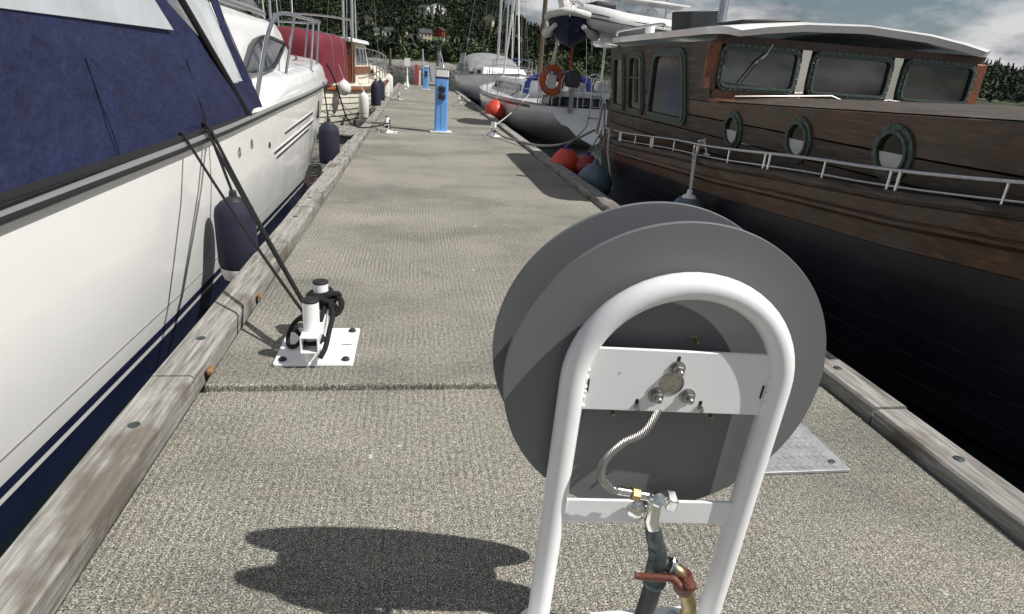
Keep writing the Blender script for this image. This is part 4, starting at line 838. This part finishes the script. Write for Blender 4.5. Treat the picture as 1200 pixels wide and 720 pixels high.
# ------------------------------------------------------------------ sailing yachts
def yacht(name, lbl, loc, rz, L=9.5, B=3.2, fb=1.0, mat='gelcoat', mast_h=12., mast_y=.56, mast_mat='alu', hood='blue_canvas', stripe=True, bow_at=1, boom=True, stern=.55, hood_h=.85, group='sailing yachts'):
    t = thing(name, lbl, 'sailboat', loc, rz, group); n = 16; secs = []
    for i in range(n+1):
        u = i/n; y = u*L; b = B/2*(stern+(1-stern)*math.sin(min(1, u/.42)*math.pi/2)) if u < .42 else B/2*max(0, 1-((u-.42)/.58)**2.4); z = fb*(.92+.28*u*u)
        lowk = min(1, u/.22); zb = .42*(1-lowk)
        secs.append((y+.0, [(b, z), (b*.995, z*.8+zb*.2), (b*.95, z*.5+zb*.5), (b*.82, z*.22+zb*.78), (b*.66, z*.06+zb), (b*.42, -.16+zb), (0, -.35+zb)]))
    secs2 = [(y-(.32*(1-p_i/6) if k == 0 else 0), p) for k, (y, p) in enumerate(secs) for p_i in (6,)]
    mb = MB()
    for s in (-1, 1):
        g = []
        for k, (y, p) in enumerate(secs):
            rake = (lambda j: .42*(j/6)) if k == 0 else (lambda j: .42*(j/6)*(1-k/3)) if k < 3 else (lambda j: 0)
            g.append([V(s*x, y+rake(j)*(-1 if False else -0.0)+(0.50*(1-j/6) if k == 0 else 0)*1.0-(.9*(j/6)**1.2 if k == n else 0), z) for j, (x, z) in enumerate(p)])
        mb.loft(g if s > 0 else [r[::-1] for r in g])
        if s == 1: G1 = g[0]
        else: G0 = g[0]
    mb.build('hull', mat, t, local=True, angle=50)
    MB().loft([G0, G1]).build('transom', 'gelcoat', t, local=True)
    if stripe: hull_part('cove_stripe', 'navy_paint', t, [(y, [(p[0][0]+.004, p[0][1]-.03), (p[0][0]+.004, p[0][1]-.10)]) for y, p in secs[2:-1]], 0, 1, 0, True)
    sheer_tube('toe_rail', 'alu_grey', t, secs[1:], .022, 0, 0, True, dz=.02)
    MB().loft([[V(-p[0][0], y+(.5 if k == 0 else 0), p[0][1]), V(0, y+(.5 if k == 0 else 0), p[0][1]+.06), V(p[0][0], y+(.5 if k == 0 else 0), p[0][1])] for k, (y, p) in enumerate(secs)]).build('deck', 'gelcoat', t, local=True)
    y0, y1 = .33*L, .74*L; hw = B*.30
    house_box('coachroof', 'gelcoat', t, y0, y1, hw, hw*.86, fb*.95, fb+.46, 0, -.9)
    for s in (-1, 1):
        pl = Plane((s*hw*.945, (y0+y1)/2-.3, fb+.22), (0, s*1., 0), (-s*.32, 0, 1)); k = (y1-y0)*.40; po = rpoly([(-k, -.10), (k, -.085), (k-.15, .09), (-k, .11)], .05, 3); MB().prism(po, pl, -.02, .018).build('cabin_window', 'dark_glass', t, local=True)
    zc = fb+.42
    if hood:
        g = [[V(hw*.92*math.cos(math.pi*j/10), y, fb+.1+(hood_h+dz)*math.sin(math.pi*j/10)**.6) for j in range(11)] for y, dz in ((y0-.55, .03), (y0-.1, .0), (y0+.35, -.06), (y0+.95, -.42))]
        MB().slab(g, .012).build('spray_hood', hood, t, local=True, angle=60)
        pl = Plane((0, y0+.66, fb-.12+hood_h*.92), (-1, 0, 0), (0, -.75, 1)); MB().prism(rpoly([(-hw*.7, -.12), (hw*.7, -.12), (hw*.6, .14), (-hw*.6, .14)], .05, 3), pl, .02, .04).build('hood_window', 'vinyl', t, local=True)
    my = mast_y*L
    MB().lathe([(.07, 0), (.07, mast_h*.8), (.05, mast_h)], (0, my, zc), n=14).build('mast', mast_mat, t, local=True)
    for zz in (.45, .72):
        MB().tube([V(-.85, my-.1, zc+mast_h*zz), V(0, my, zc+mast_h*zz+.05), V(.85, my-.1, zc+mast_h*zz)], .025, 6).build('spreader', 'alu', t, local=True)
    for s in (-1, 1):
        MB().tube([V(s*B*.44, my-.2, fb), V(s*.85, my-.1, zc+mast_h*.45), V(s*.85, my-.1, zc+mast_h*.72), V(0, my, zc+mast_h*.98)], .007, 5).build('shroud', 'alu_grey', t, local=True)
    MB().tube([V(0, L-.15, fb*1.2), V(0, my+.05, zc+mast_h*.98)], .035, 6).build('furled_headsail', 'white_canvas', t, local=True)
    MB().tube([V(0, .3, fb), V(0, my-.05, zc+mast_h*.99)], .007, 5).build('backstay', 'alu_grey', t, local=True)
    if boom:
        bm = MB().tube([V(0, my-.1, zc+.75), V(0, my-.44*L, zc+.85)], .06, 10).build('boom', 'alu', t, local=True)
        MB().tube(smooth_path([V(0, my-.12, zc+.98), V(.02, my-.2*L, zc+1.0), V(0, my-.42*L, zc+.96)], 5), [.18]*4+[.16]*4+[.12]*2+[.09], 10).build('sail_cover', hood or 'blue_canvas', bm, local=True)
    # pulpit, pushpit, guard wires
    def q(u, h):
        k = u*n; i = min(n-1, int(k)); f = k-i; a, b = secs[i], secs[i+1]; return V(max(0, (a[1][0][0]*(1-f)+b[1][0][0]*f)-.05), a[0]*(1-f)+b[0]*f+(.5 if u < .02 else 0), a[1][0][1]*(1-f)+b[1][0][1]*f+h)
    for s in (-1, 1):
        fl = lambda p: V(s*p.x, p.y, p.z)
        for h in (.34, .62): MB().tube([fl(q(.06+.8*i/12, h)) for i in range(13)], .006, 5).build('guard_wire', 'steel', t, local=True)
        for i in range(7): MB().tube([fl(q(.09+.128*i, 0)), fl(q(.09+.128*i, .63))], .013, 6).build('stanchion', 'steel', t, local=True)
        MB().tube([fl(q(.86, 0)), fl(q(.86, .62)), fl(q(.93, .64)), V(s*.12, L+.05, fb*1.2+.62), V(0, L+.12, fb*1.2+.62)], .015, 6).build('pulpit', 'steel', t, local=True)
        MB().tube([fl(q(.10, 0)), fl(q(.10, .66)), fl(q(.012, .66)), V(s*.35, .45, fb*.92+.66), V(s*.35, .45, fb*.92)], .016, 6).build('pushpit', 'steel', t, local=True)
        MB().tube([fl(q(.012, .02)), fl(q(.012, .66))], .014, 6).build('pushpit_leg', 'steel', t, local=True)
    return t
YR = R(6)
ya = yacht('sailing_yacht', 'white sailing yacht with blue spray hood and orange lifebuoy, behind the wooden boat', (4.30, 15.0, WATER), YR, L=10.0, B=3.5, fb=.98, mat='gelcoat', mast_mat='mast_gold', mast_y=.50, mast_h=12.5, boom=False, hood_h=.62)
def yl(x, y, z): return Matrix.Rotation(YR, 4, 'Z') @ V(x, y, z)+V(4.30, 15.0, WATER)
# stern gear of this yacht: radar arch with davits, solar panel, ladder, outboard on the rail
for s in (-1, 1):
    MB().tube(smooth_path([V(s*.98, .75, .95), V(s*1.0, .55, 1.9), V(s*1.0, .15, 3.05), V(s*.95, -.25, 3.18), V(s*.9, -.75, 3.05)], 5), .032, 8).build('davit_arch', 'alu', ya, local=True)
    MB().tube([V(s*1.0, 1.3, .95), V(s*1.0, .3, 2.6)], .024, 8).build('arch_brace', 'alu', ya, local=True)
MB().tube([V(-1.0, .15, 3.05), V(1.0, .15, 3.05)], .03, 8).build('arch_bar', 'alu', ya, local=True)
MB().box((.75, -.1, 3.30), (2.1, .75, .045), Matrix.Rotation(.03, 3, 'Y')).build('solar_panel', 'gelcoat', ya, local=True, bevel=.008)
for x in (.1, .75, 1.4): MB().tube([V(x, .0, 3.05), V(x+.15, -.1, 3.28)], .018, 6).build('panel_strut', 'alu', ya, local=True)
for x in (-.12, .18): MB().tube([V(x, .50, 1.65), V(x, .30, 1.60), V(x, .12, 1.0), V(x, .3, .3)], .016, 8).build('boarding_ladder', 'steel', ya, local=True)
for z in (.45, .7, .95, 1.2): MB().tube([V(-.12, .22, z), V(.18, .22, z)], .014, 6).build('ladder_rung', 'steel', ya, local=True)
MB().box((0, 1.0, 1.02), (2.0, .7, .22)).build('cockpit_coaming', 'navy_paint', ya, local=True, bevel=.04)
MB().box((0, 1.0, 1.20), (2.04, .74, .14)).build('coaming_top', 'gelcoat', ya, local=True, bevel=.05)
for x in (-.55, .05, .62): MB().tube(smooth_path([V(x-.22, .55, .92), V(x-.22, .50, 1.5), V(x-.1, .48, 1.68), V(x+.1, .48, 1.68), V(x+.22, .50, 1.5), V(x+.22, .55, .92)], 5), .015, 8).build('stern_hoop', 'steel', ya, local=True)
for x, z in ((.9, 1.35), (.5, 1.42), (-.2, 1.36)): MB().box((x, 1.05, z), (.34, .4, .26)).build('cockpit_cushion', 'white_canvas', ya, local=True, bevel=.07)
MB().lathe([(.25, 0), (.32, .06), (.32, .16), (.2, .24), (0, .25)], (.55, 1.3, 2.35), n=20).build('radar_dome', 'gelcoat', ya, local=True); MB().tube([V(.55, 1.3, .95), V(.55, 1.3, 2.36)], .03, 8).build('radar_pole', 'alu', ya, local=True)
MB().tube([V(-.6, .5, 1.5), V(-.62, .45, 3.0)], .022, 6).build('flag_staff', 'sign_red', ya, local=True)
# lifebuoy on the pushpit
lb = thing('lifebuoy', 'orange ring lifebuoy hanging on the white yacht stern rail', 'lifebuoy', tuple(yl(-1.02, .52, 1.18)), YR)
lp = Plane((0, 0, .32), (.92, .28, 0), (0, 0, 1)); MB().tube([lp.p(.28*math.cos(a), .28*math.sin(a)) for a in [2*math.pi*i/36 for i in range(36)]], .076, 12, closed=True).build('ring', 'lifebuoy_orange', lb, local=True)
for k in range(4):
    a0 = math.pi/4+k*math.pi/2; MB().tube([lp.p(.28*math.cos(a), .28*math.sin(a)) for a in (a0-.08, a0, a0+.08)], .079, 12).build('band', 'rope_grey', lb, local=True)
MB().tube([lp.p(.40*math.cos(a), .40*math.sin(a), .02*math.sin(4*a)) for a in [2*math.pi*i/36 for i in range(36)]], .010, 6, closed=True).build('grab_line', 'rope_white', lb, local=True)
MB().box((.02, .12, .28), (.24, .1, .34)).build('holder', 'gelcoat', lb, local=True, bevel=.03)
o_ = thing('outboard_motor', 'grey outboard motor clamped on the white yacht stern rail', 'outboard', tuple(yl(-.55, .36, 1.25)), YR)
MB().prism(rpoly([(-.16, .0), (.14, .0), (.18, .30), (.05, .42), (-.18, .36)], .08, 4), Plane((0, .13, .12), (1, 0, 0), (0, 0, 1)), 0, .26).build('cowling', 'socket', o_, local=True, bevel=.03); MB().box((0, 0, -.18), (.10, .12, .55)).build('shaft', 'alu_grey', o_, local=True, bevel=.02)
MB().lathe([(.09, -.01), (.02, .03)], (0, .08, -.5), (0, 1, 0), 10).build('propeller', 'socket', o_, local=True)
# inflatable tender in the davits, lying athwartships
dg = thing('inflatable_dinghy', 'white inflatable dinghy with black stripes slung from the yacht stern davits', 'dinghy', tuple(yl(.55, -.45, 2.62)), YR)
tp = smooth_path([V(1.9, -.72, .02), V(.6, -.74, .05), V(-.5, -.72, .10), V(-1.05, -.55, .18), V(-1.30, .0, .26), V(-1.05, .55, .18), V(-.5, .72, .10), V(.6, .74, .05), V(1.9, .72, .02)], 6)
rr = [.23]*len(tp)
for i in range(6): rr[i] = rr[-1-i] = .10+.13*(i/6)**.6
MB().tube(tp, rr, 18).build('tube', 'rubber_tube', dg, local=True)
for dz in (.06, -.02):
    MB().tube([V(p.x*1.0, p.y, p.z)+V(p.x, p.y*2.0, 0).normalized()*(.226 if abs(dz) < .05 else .215)+V(0, 0, dz) for p in tp[6:-6]], .014, 6).build('rubbing_strip', 'rubber_black', dg, local=True)
g = [[V(1.6, y, -.10-.22*(1-abs(y)/.7)) for y in (-.7, -.35, 0, .35, .7)], [V(.2, y, -.10-.26*(1-abs(y)/.7)) for y in (-.7, -.35, 0, .35, .7)], [V(-.8, y, .0-.22*(1-abs(y)/.55)) for y in (-.55, -.28, 0, .28, .55)], [V(-1.25, y, .18-.05*(1-abs(y)/.2)) for y in (-.2, -.1, 0, .1, .2)]]
MB().slab(g, .03).build('hull_floor', 'gelcoat_grey', dg, local=True); MB().box((1.5, 0, .05), (.05, 1.1, .42)).build('transom', 'rubber_black', dg, local=True, bevel=.01)
for x in (-.1, .7): MB().box((x, -.965, -.02), (.14, .03, .06)).build('handle', 'rubber_black', dg, local=True, bevel=.01)
MB().box((-.95, 0, .46), (.5, .8, .16)).build('covered_gear', 'rubber_black', dg, local=True, bevel=.06)
# small tender with blue bottom, bow towards the dock
sd = thing('small_tender', 'small blue and white tender stowed beside the inflatable, cloth bundled inside', 'dinghy', tuple(yl(-.98, -.35, 2.22)), YR+R(-22))
tp = smooth_path([V(-.50, .8, .60), V(-.54, .2, .60), V(-.46, -.35, .61), V(-.24, -.70, .64), V(0, -.80, .66), V(.24, -.70, .64), V(.46, -.35, .61), V(.54, .2, .60), V(.50, .8, .60)], 5)
MB().tube(tp, .075, 12).build('gunwale_tube', 'white_canvas', sd, local=True)
g = []
for y, hw, zk, zt in ((.8, .50, .05, .60), (.2, .54, .0, .60), (-.3, .46, .03, .60), (-.6, .28, .16, .62), (-.80, .03, .42, .65)): g.append([V(-hw, y, zt), V(-hw*.93, y, zk+(zt-zk)*.72), V(-hw*.62, y, zk+(zt-zk)*.30), V(0, y, zk), V(hw*.62, y, zk+(zt-zk)*.30), V(hw*.93, y, zk+(zt-zk)*.72), V(hw, y, zt)])
MB().slab([r[::-1] for r in g], .03).build('bottom', 'navy_canvas', sd, local=True)
for s_ in (-1, 1): MB().tube(smooth_path([V(s_*.30, -.60, .40), V(s_*.44, -.25, .30), V(s_*.54, .2, .28), V(s_*.56, .6, .32)], 5), [.05]*5+[.10]*5+[.11]*5+[.06], 10).build('side_bag', 'white_canvas', sd, local=True)
g = [[V(.42*math.cos(a)*k, .0+.62*math.sin(a)*k, .62+.26*(1-k)+.05*math.sin(a*5+k*7)) for a in [2*math.pi*i/20 for i in range(20)]] for k in (1, .8, .55, .3, .05)]
MB().loft(g, closed=True).build('bundled_cloth', 'white_canvas', sd, local=True)
MB().tube(smooth_path([V(-.1, .1, .7), V(-.22, .12, .95), V(-.28, .15, 1.25)], 4), [.15]*3+[.12]*3+[.11]*2+[.04], 8).build('cloth_peak', 'white_canvas', sd, local=True)
for x, y in ((-.3, -.35), (.3, -.35)): MB().tube([V(x, y, .62), V(x+.35, y+.5, 1.0)], .012, 6).build('sling', 'rope_white', sd, local=True)

y3 = yacht('sailing_yacht', 'grey white yacht with grey canvas hood near the far right dock edge', (3.75, 39.0, WATER), math.pi+R(3), L=11.5, B=3.9, fb=1.22, mat='gelcoat', hood='grey_canvas', stripe=False, mast_h=14, mast_y=.52, boom=False)
g = [[V(1.45*math.cos(math.pi*j/12), y, 1.35+(1.0+dz)*math.sin(math.pi*j/12)**.5) for j in range(13)] for y, dz in ((.8, -.1), (2.4, .05), (3.6, .0), (4.5, -.2), (5.3, -.93))]
MB().slab(g, .015).build('cockpit_tent', 'grey_canvas', y3, local=True, angle=60)
pl = Plane((1.43, 3.1, 2.0), (0, 1, 0), (-.1, 0, 1)); MB().prism(rpoly([(-1.2, -.25), (1.2, -.25), (1.1, .3), (-1.1, .3)], .1, 3), pl, 0, .02).build('tent_window', 'vinyl', y3, local=True)
yacht('sailing_yacht', 'white yacht with tall white mast moored past the grey hooded yacht', (6.2, 52.0, WATER), math.pi, L=9.5, B=3.1, fb=1.05, mast_h=13, mast_y=.6, hood='grey_canvas')
yacht('sailing_yacht', 'white yacht with a thick grey mast behind the blue-hooded yacht', (8.9, 55.0, WATER), R(2), L=9.0, B=3.0, fb=1.0, mast_mat='alu_grey', mast_h=13, hood='blue_canvas')
yacht('sailing_yacht', 'white yacht with blue boom cover hidden past the cream boat', (-2.9, 28.6, WATER), R(2), L=9.0, B=3.0, fb=.95, mast_h=12, hood='blue_canvas')
yacht('sailing_yacht', 'white yacht moored outside the others on the far left', (-7.4, 33.0, WATER), R(4), L=9.0, B=3.0, fb=.95, mast_h=12.5, hood='navy_canvas')
yacht('sailing_yacht', 'white yacht far out to the right behind the wheelhouse', (14.5, 34.0, WATER), R(-4), L=9.5, B=3.1, fb=1.0, mast_h=13, hood='white_canvas')
yacht('sailing_yacht', 'dark-masted yacht moored out left behind the burgundy canopy', (-5.6, 20.5, WATER), R(3), L=8.5, B=2.8, fb=.9, mast_mat='alu_grey', mast_h=12, hood='burgundy_canvas')

# ------------------------------------------------------------------ far shore: houses and trees
HS = [(5.9, 529, 8, 'w'), (15.3, 541, 9, 'w'), (20.3, 548, 7, 'w'), (-24.3, 441, 7, 'w'), (-17.4, 446, 6, 'w'), (-5.8, 437, 7, 'c'), (5.8, 446, 9, 'c'), (15.7, 461, 7, 'r'), (18.2, 438, 7, 'w'), (26.3, 436, 9, 'w'), (35, 440, 9, 'w'), (-.3, 405, 9, 'w'), (-2.1, 372, 6, 'w'), (-11.3, 421, 6, 'c'), (57.8, 548, 10, 'c'), (43.5, 430, 8, 'c'), (-16.4, 407, 6, 'w'), (167, 600, 12, 'w'), (118.3, 547, 10, 'w'), (11.7, 376, 6, 'w'), (-80.4, 451, 9, 'w'), (-111, 498, 9, 'c'), (-34.4, 487, 8, 'c'), (78, 520, 10, 'w'), (95, 470, 10, 'c'), (-45, 420, 8, 'w')]
HL = ['topmost left white house on the wooded hill', 'topmost middle white house on the wooded hill', 'topmost right white house on the wooded hill', 'white house on the slope left of the white gable', 'small house showing a white gable on the left slope', 'cream house high above the sign post', 'pale cream house in the middle of the slope', 'dark red house among the trees on the hill', 'white house lowest left of the large white pair', 'large white house above the grey hooded yacht', 'white house right of the large white house', 'long white house low on the slope above the dock end', 'white boathouse low by the shore over the sign post', 'small cream house among trees left of the dock end', 'cream house near the ridge behind the masts', 'cream house just behind the tall masts low on the slope', 'small white house low on the left slope', 'white house far right behind the wheelhouse', 'white house on the right slope under the dinghy', 'small white house by the shore right of the dock end', 'white house on the far left slope', 'cream house high on the far left slope', 'cream house on the left upper slope', 'white house on the slope right of the masts', 'cream house low on the slope behind the yacht', 'white house low on the left shore']
houses = []
for (x, y, wd, k), lbl in zip(HS, HL):
    z = terrain(x, y)+.9; wd *= .88; d = wd*.8; h = wd*.45; rz = random.uniform(-.5, .5)
    t = thing('house', lbl, 'house', (x, y, z), rz, 'houses on the hillside'); wm = {'w': 'house_white', 'c': 'house_cream', 'r': 'house_red'}[k]; rmat = random.choice(['roof_dark', 'roof_grey', 'roof_dark'])
    MB().box((0, 0, h/2-1), (wd, d, h+2)).build('wall', wm, t, local=True, smooth=False)
    rg = wd*.30
    if random.random() < .5:
        for s in (-1, 1): MB().add([V(-wd*.54, s*d*.56, h-.25), V(wd*.54, s*d*.56, h-.25), V(wd*.54, 0, h+rg), V(-wd*.54, 0, h+rg), V(-wd*.54, s*d*.56, h-.0), V(wd*.54, s*d*.56, h-.0), V(wd*.54, 0, h+rg+.25), V(-wd*.54, 0, h+rg+.25)], [(4, 5, 6, 7), (0, 3, 2, 1), (0, 1, 5, 4), (0, 4, 7, 3), (1, 2, 6, 5)]).build('roof', rmat, t, local=True, smooth=False)
        for s in (-1, 1): MB().add([V(s*wd*.498, -d*.5, h), V(s*wd*.498, d*.5, h), V(s*wd*.498, 0, h+rg)], [(0, 1, 2)]).build('gable', wm, t, local=True, smooth=False)
    else:
        for s in (-1, 1): MB().add([V(s*wd*.58, -d*.54, h-.25), V(s*wd*.58, d*.54, h-.25), V(0, d*.54, h+rg), V(0, -d*.54, h+rg), V(s*wd*.58, -d*.54, h), V(s*wd*.58, d*.54, h), V(0, d*.54, h+rg+.25), V(0, -d*.54, h+rg+.25)], [(4, 5, 6, 7), (0, 3, 2, 1), (0, 1, 5, 4), (0, 4, 7, 3), (1, 2, 6, 5)]).build('roof', rmat, t, local=True, smooth=False)
        for s in (-1, 1): MB().add([V(-wd*.5, s*d*.498, h), V(wd*.5, s*d*.498, h), V(0, s*d*.498, h+rg)], [(0, 1, 2)]).build('gable', wm, t, local=True, smooth=False)
    MB().box((wd*.2, .3, h+rg*.9), (.7, .7, 1.6)).build('chimney', 'roof_dark', t, local=True, smooth=False)
    for i in range(3): MB().box((wd*(-.3+.3*i), -d*.5-.02, h*.6), (wd*.13, .12, h*.34)).build('window', 'house_glass', t, local=True, smooth=False)
    for i in range(2): MB().box((wd*.5+.02, d*(-.22+.44*i), h*.6), (.12, d*.15, h*.34)).build('window', 'house_glass', t, local=True, smooth=False)
    houses.append((x, y, wd))

def leaf_cloud(pts, size, nrm_up=.3):
    """one small leaf-clump quad at each point (numpy arrays)"""
    n = len(pts); a = rng.normal(size=(n, 3)); a /= np.linalg.norm(a, axis=1)[:, None]; b = rng.normal(size=(n, 3)); b -= (b*a).sum(1)[:, None]*a; b /= np.linalg.norm(b, axis=1)[:, None]
    s = (size*(.6+.8*rng.random(n)))[:, None] if np.ndim(size) == 0 else (size*(.6+.8*rng.random(n)))[:, None]
    q = np.stack([pts-a*s-b*s*.6, pts+a*s-b*s*.75, pts+a*s*.8+b*s*.7, pts-a*s*.7+b*s*.6], 1); return q.reshape(-1, 3)
def quads(name, vv, mat, parent=None):
    n = len(vv)//4; me = bpy.data.meshes.new(name); me.vertices.add(n*4); me.vertices.foreach_set('co', vv.astype(np.float32).ravel()); me.loops.add(n*4); me.loops.foreach_set('vertex_index', np.arange(n*4, dtype=np.int32)); me.polygons.add(n); me.polygons.foreach_set('loop_start', np.arange(0, n*4, 4, dtype=np.int32)); me.polygons.foreach_set('loop_total', np.full(n, 4, np.int32)); me.update(); me.materials.append(M[mat])
    o = bpy.data.objects.new(name, me); COL.objects.link(o); o.parent = parent; return o
def crown_pts(n, h, wd, conifer):
    if conifer:
        t = rng.random(n)**.8; r = wd*.5*(1-t)*(.75+.35*np.sin(t*30))*np.sqrt(.35+.65*rng.random(n)); a = rng.random(n)*6.283; return np.stack([r*np.cos(a), r*np.sin(a), h*(.12+.88*t)], 1)
    k = 9; cs = np.stack([rng.normal(0, wd*.23, k), rng.normal(0, wd*.23, k), h*(.40+.42*rng.random(k))], 1); rad = wd*(.16+.12*rng.random(k)); i = rng.integers(0, k, n); d = rng.normal(size=(n, 3)); d /= np.linalg.norm(d, axis=1)[:, None]; return cs[i]+d*(rad[i]*(.55+.45*rng.random(n)))[:, None]
# the wooded hill that reads as one mass
for mat, cnt, tag_ in (('leaf_dark', 4000, 0), ('leaf_mid', 1900, 1), ('leaf_light', 620, 2)):
    acc = []; made = 0
    while made < cnt:
        y = 300+rng.random()**.8*430; x = (rng.random()*1.6-.42)*y*.95
        if rng.random() < .55: x = rng.uniform(-.28, .30)*y
        if tag_ == 2: y = 285+rng.random()*190; x = rng.uniform(-.3, .45)*y
        if y < 430 and tag_ < 2 and rng.random() < .45: continue
        if any(abs(x-hx_) < hw_*.7+3.5 and -34 < y-hy < 7 for hx_, hy, hw_ in houses): continue
        con = rng.random() < (.6 if tag_ == 0 else .1); h = rng.uniform(8, 15) if con else rng.uniform(5, 10) if tag_ < 2 else rng.uniform(2.5, 5.5); p = crown_pts(74 if con else 66, h, h*(.42 if con else .85), con); p += np.array([x, y, terrain(x, y)-.5]); acc.append(leaf_cloud(p, .68)); made += 1
    struct(quads(['hill_forest', 'hill_brush', 'shore_brush'][tag_], np.concatenate(acc), mat), 'stuff')
def tree(lbl, x, y, h, wd, mat, con=False, n=900, group='trees along the far shore', ls=.45):
    z = terrain(x, y)-.2; t = thing('conifer_tree' if con else 'broadleaf_tree', lbl, 'tree', (x, y, z), 0, group)
    tr_ = MB().tube([V(0, 0, 0), V(.1, .05, h*.3), V(-.05, .1, h*.6), V(0, 0, h*.85)], [h*.028, h*.022, h*.014, h*.005], 8)
    for k in range(5):
        a = k*1.3+x; b = h*(.30+.09*k); tr_.tube([V(0, 0, b), V(math.cos(a)*wd*.15, math.sin(a)*wd*.15, b+h*.10), V(math.cos(a)*wd*.32, math.sin(a)*wd*.32, b+h*.16)], [h*.012, h*.008, h*.003], 6)
    tr_.build('trunk', 'trunk', t, local=True); quads('crown', leaf_cloud(crown_pts(n, h, wd, con), ls), mat, t); return t
# a low spit of land on the right carries the near trees
mbs = MB(); g = []
for i in range(25):
    x = 36+3.5*i; g.append([V(x, 205+20*math.cos(math.pi*j/10)*(-1)*math.sin(math.pi*(i+.5)/25)**.5, WATER-.3+4.6*math.sin(math.pi*j/10)*math.sin(math.pi*(i+.5)/25)**.6+.5*math.sin(x*.7+j)*math.sin(math.pi*j/10)) for j in range(11)])
sp_ = mbs.loft([r[::-1] for r in g]).build('spit', 'terrain'); struct(sp_)
acc = []
for i in range(260):
    x = 37+84*rng.random(); y = 190+28*rng.random(); k = math.sin(math.pi*(x-36)/87)**.6; h = rng.uniform(2.0, 5.5)
    acc.append(leaf_cloud(crown_pts(90, h, h*1.2, False)+np.array([x, y, -.6+3.6*k*max(.1, 1-abs(y-205)/18)]), .36))
struct(quads('spit_shrubs', np.concatenate(acc), 'leaf_mid'), 'stuff')
_t = terrain
def terrain(x, y): return 2.6 if y < 236 else _t(x, y)
for i, (x, y, h, wd, mt, lb_) in enumerate([(57, 205, 19, 11, 'leaf_mid', 'tall dark tree on the right, left end of the clump above the dinghy'), (64, 206, 21, 12, 'leaf_dark', 'tallest tree of the clump above the dinghy'), (71, 204, 17.5, 10, 'leaf_mid', 'round tree of the clump, second from its right end'), (78, 205, 14, 9, 'leaf_dark', 'right end tree of the clump above the wheelhouse roof'), (50, 207, 12, 8, 'leaf_mid', 'low tree left of the clump above the dinghy')]):
    tree(lb_, x, y, h, wd, mt, n=2600, group='trees on the right spit', ls=.34)
SH = [(-60, 'leaf_mid'), (-49, 'leaf_dark'), (-41, 'leaf_mid'), (-33, 'leaf_dark'), (-27, 'leaf_mid'), (-20, 'leaf_dark'), (-15, 'leaf_mid'), (-9, 'leaf_dark'), (4, 'leaf_dark'), (14, 'leaf_light'), (20, 'leaf_mid'), (29, 'leaf_light'), (37, 'leaf_mid'), (46, 'leaf_dark'), (55, 'leaf_mid'), (64, 'leaf_light'), (74, 'leaf_mid'), (86, 'leaf_light'), (98, 'leaf_mid')]
for i, (x, mt) in enumerate(SH):
    y = 300+random.uniform(-12, 40); h = random.uniform(7, 12); tree('shore tree number along the bank', x, y, h, h*.9, mt, con=False, n=700)
for i, o in enumerate([o for o in COL.objects if o.get('label') == 'shore tree number along the bank']):
    o['label'] = '%s from the left in the row of leafy trees along the far bank' % ['first', 'second', 'third', 'fourth', 'fifth', 'sixth', 'seventh', 'eighth', 'ninth', 'tenth', 'eleventh', 'twelfth', 'thirteenth', 'fourteenth', 'fifteenth', 'sixteenth', 'seventeenth', 'eighteenth', 'last'][i]
# low stone bank along the far shore
mb = MB(); g = []
for i in range(141):
    x = -180+3*i; g.append([V(x, 257+1.5*math.sin(x*.31), WATER-.5), V(x, 258.5+1.0*math.sin(x*.9), WATER+.8+.3*math.sin(x*1.7)), V(x, 262, 1.3+.3*math.sin(x*.7)), V(x, 266, 1.0)])
struct(mb.loft([r[::-1] for r in g]).build('stone_bank', 'stone'))
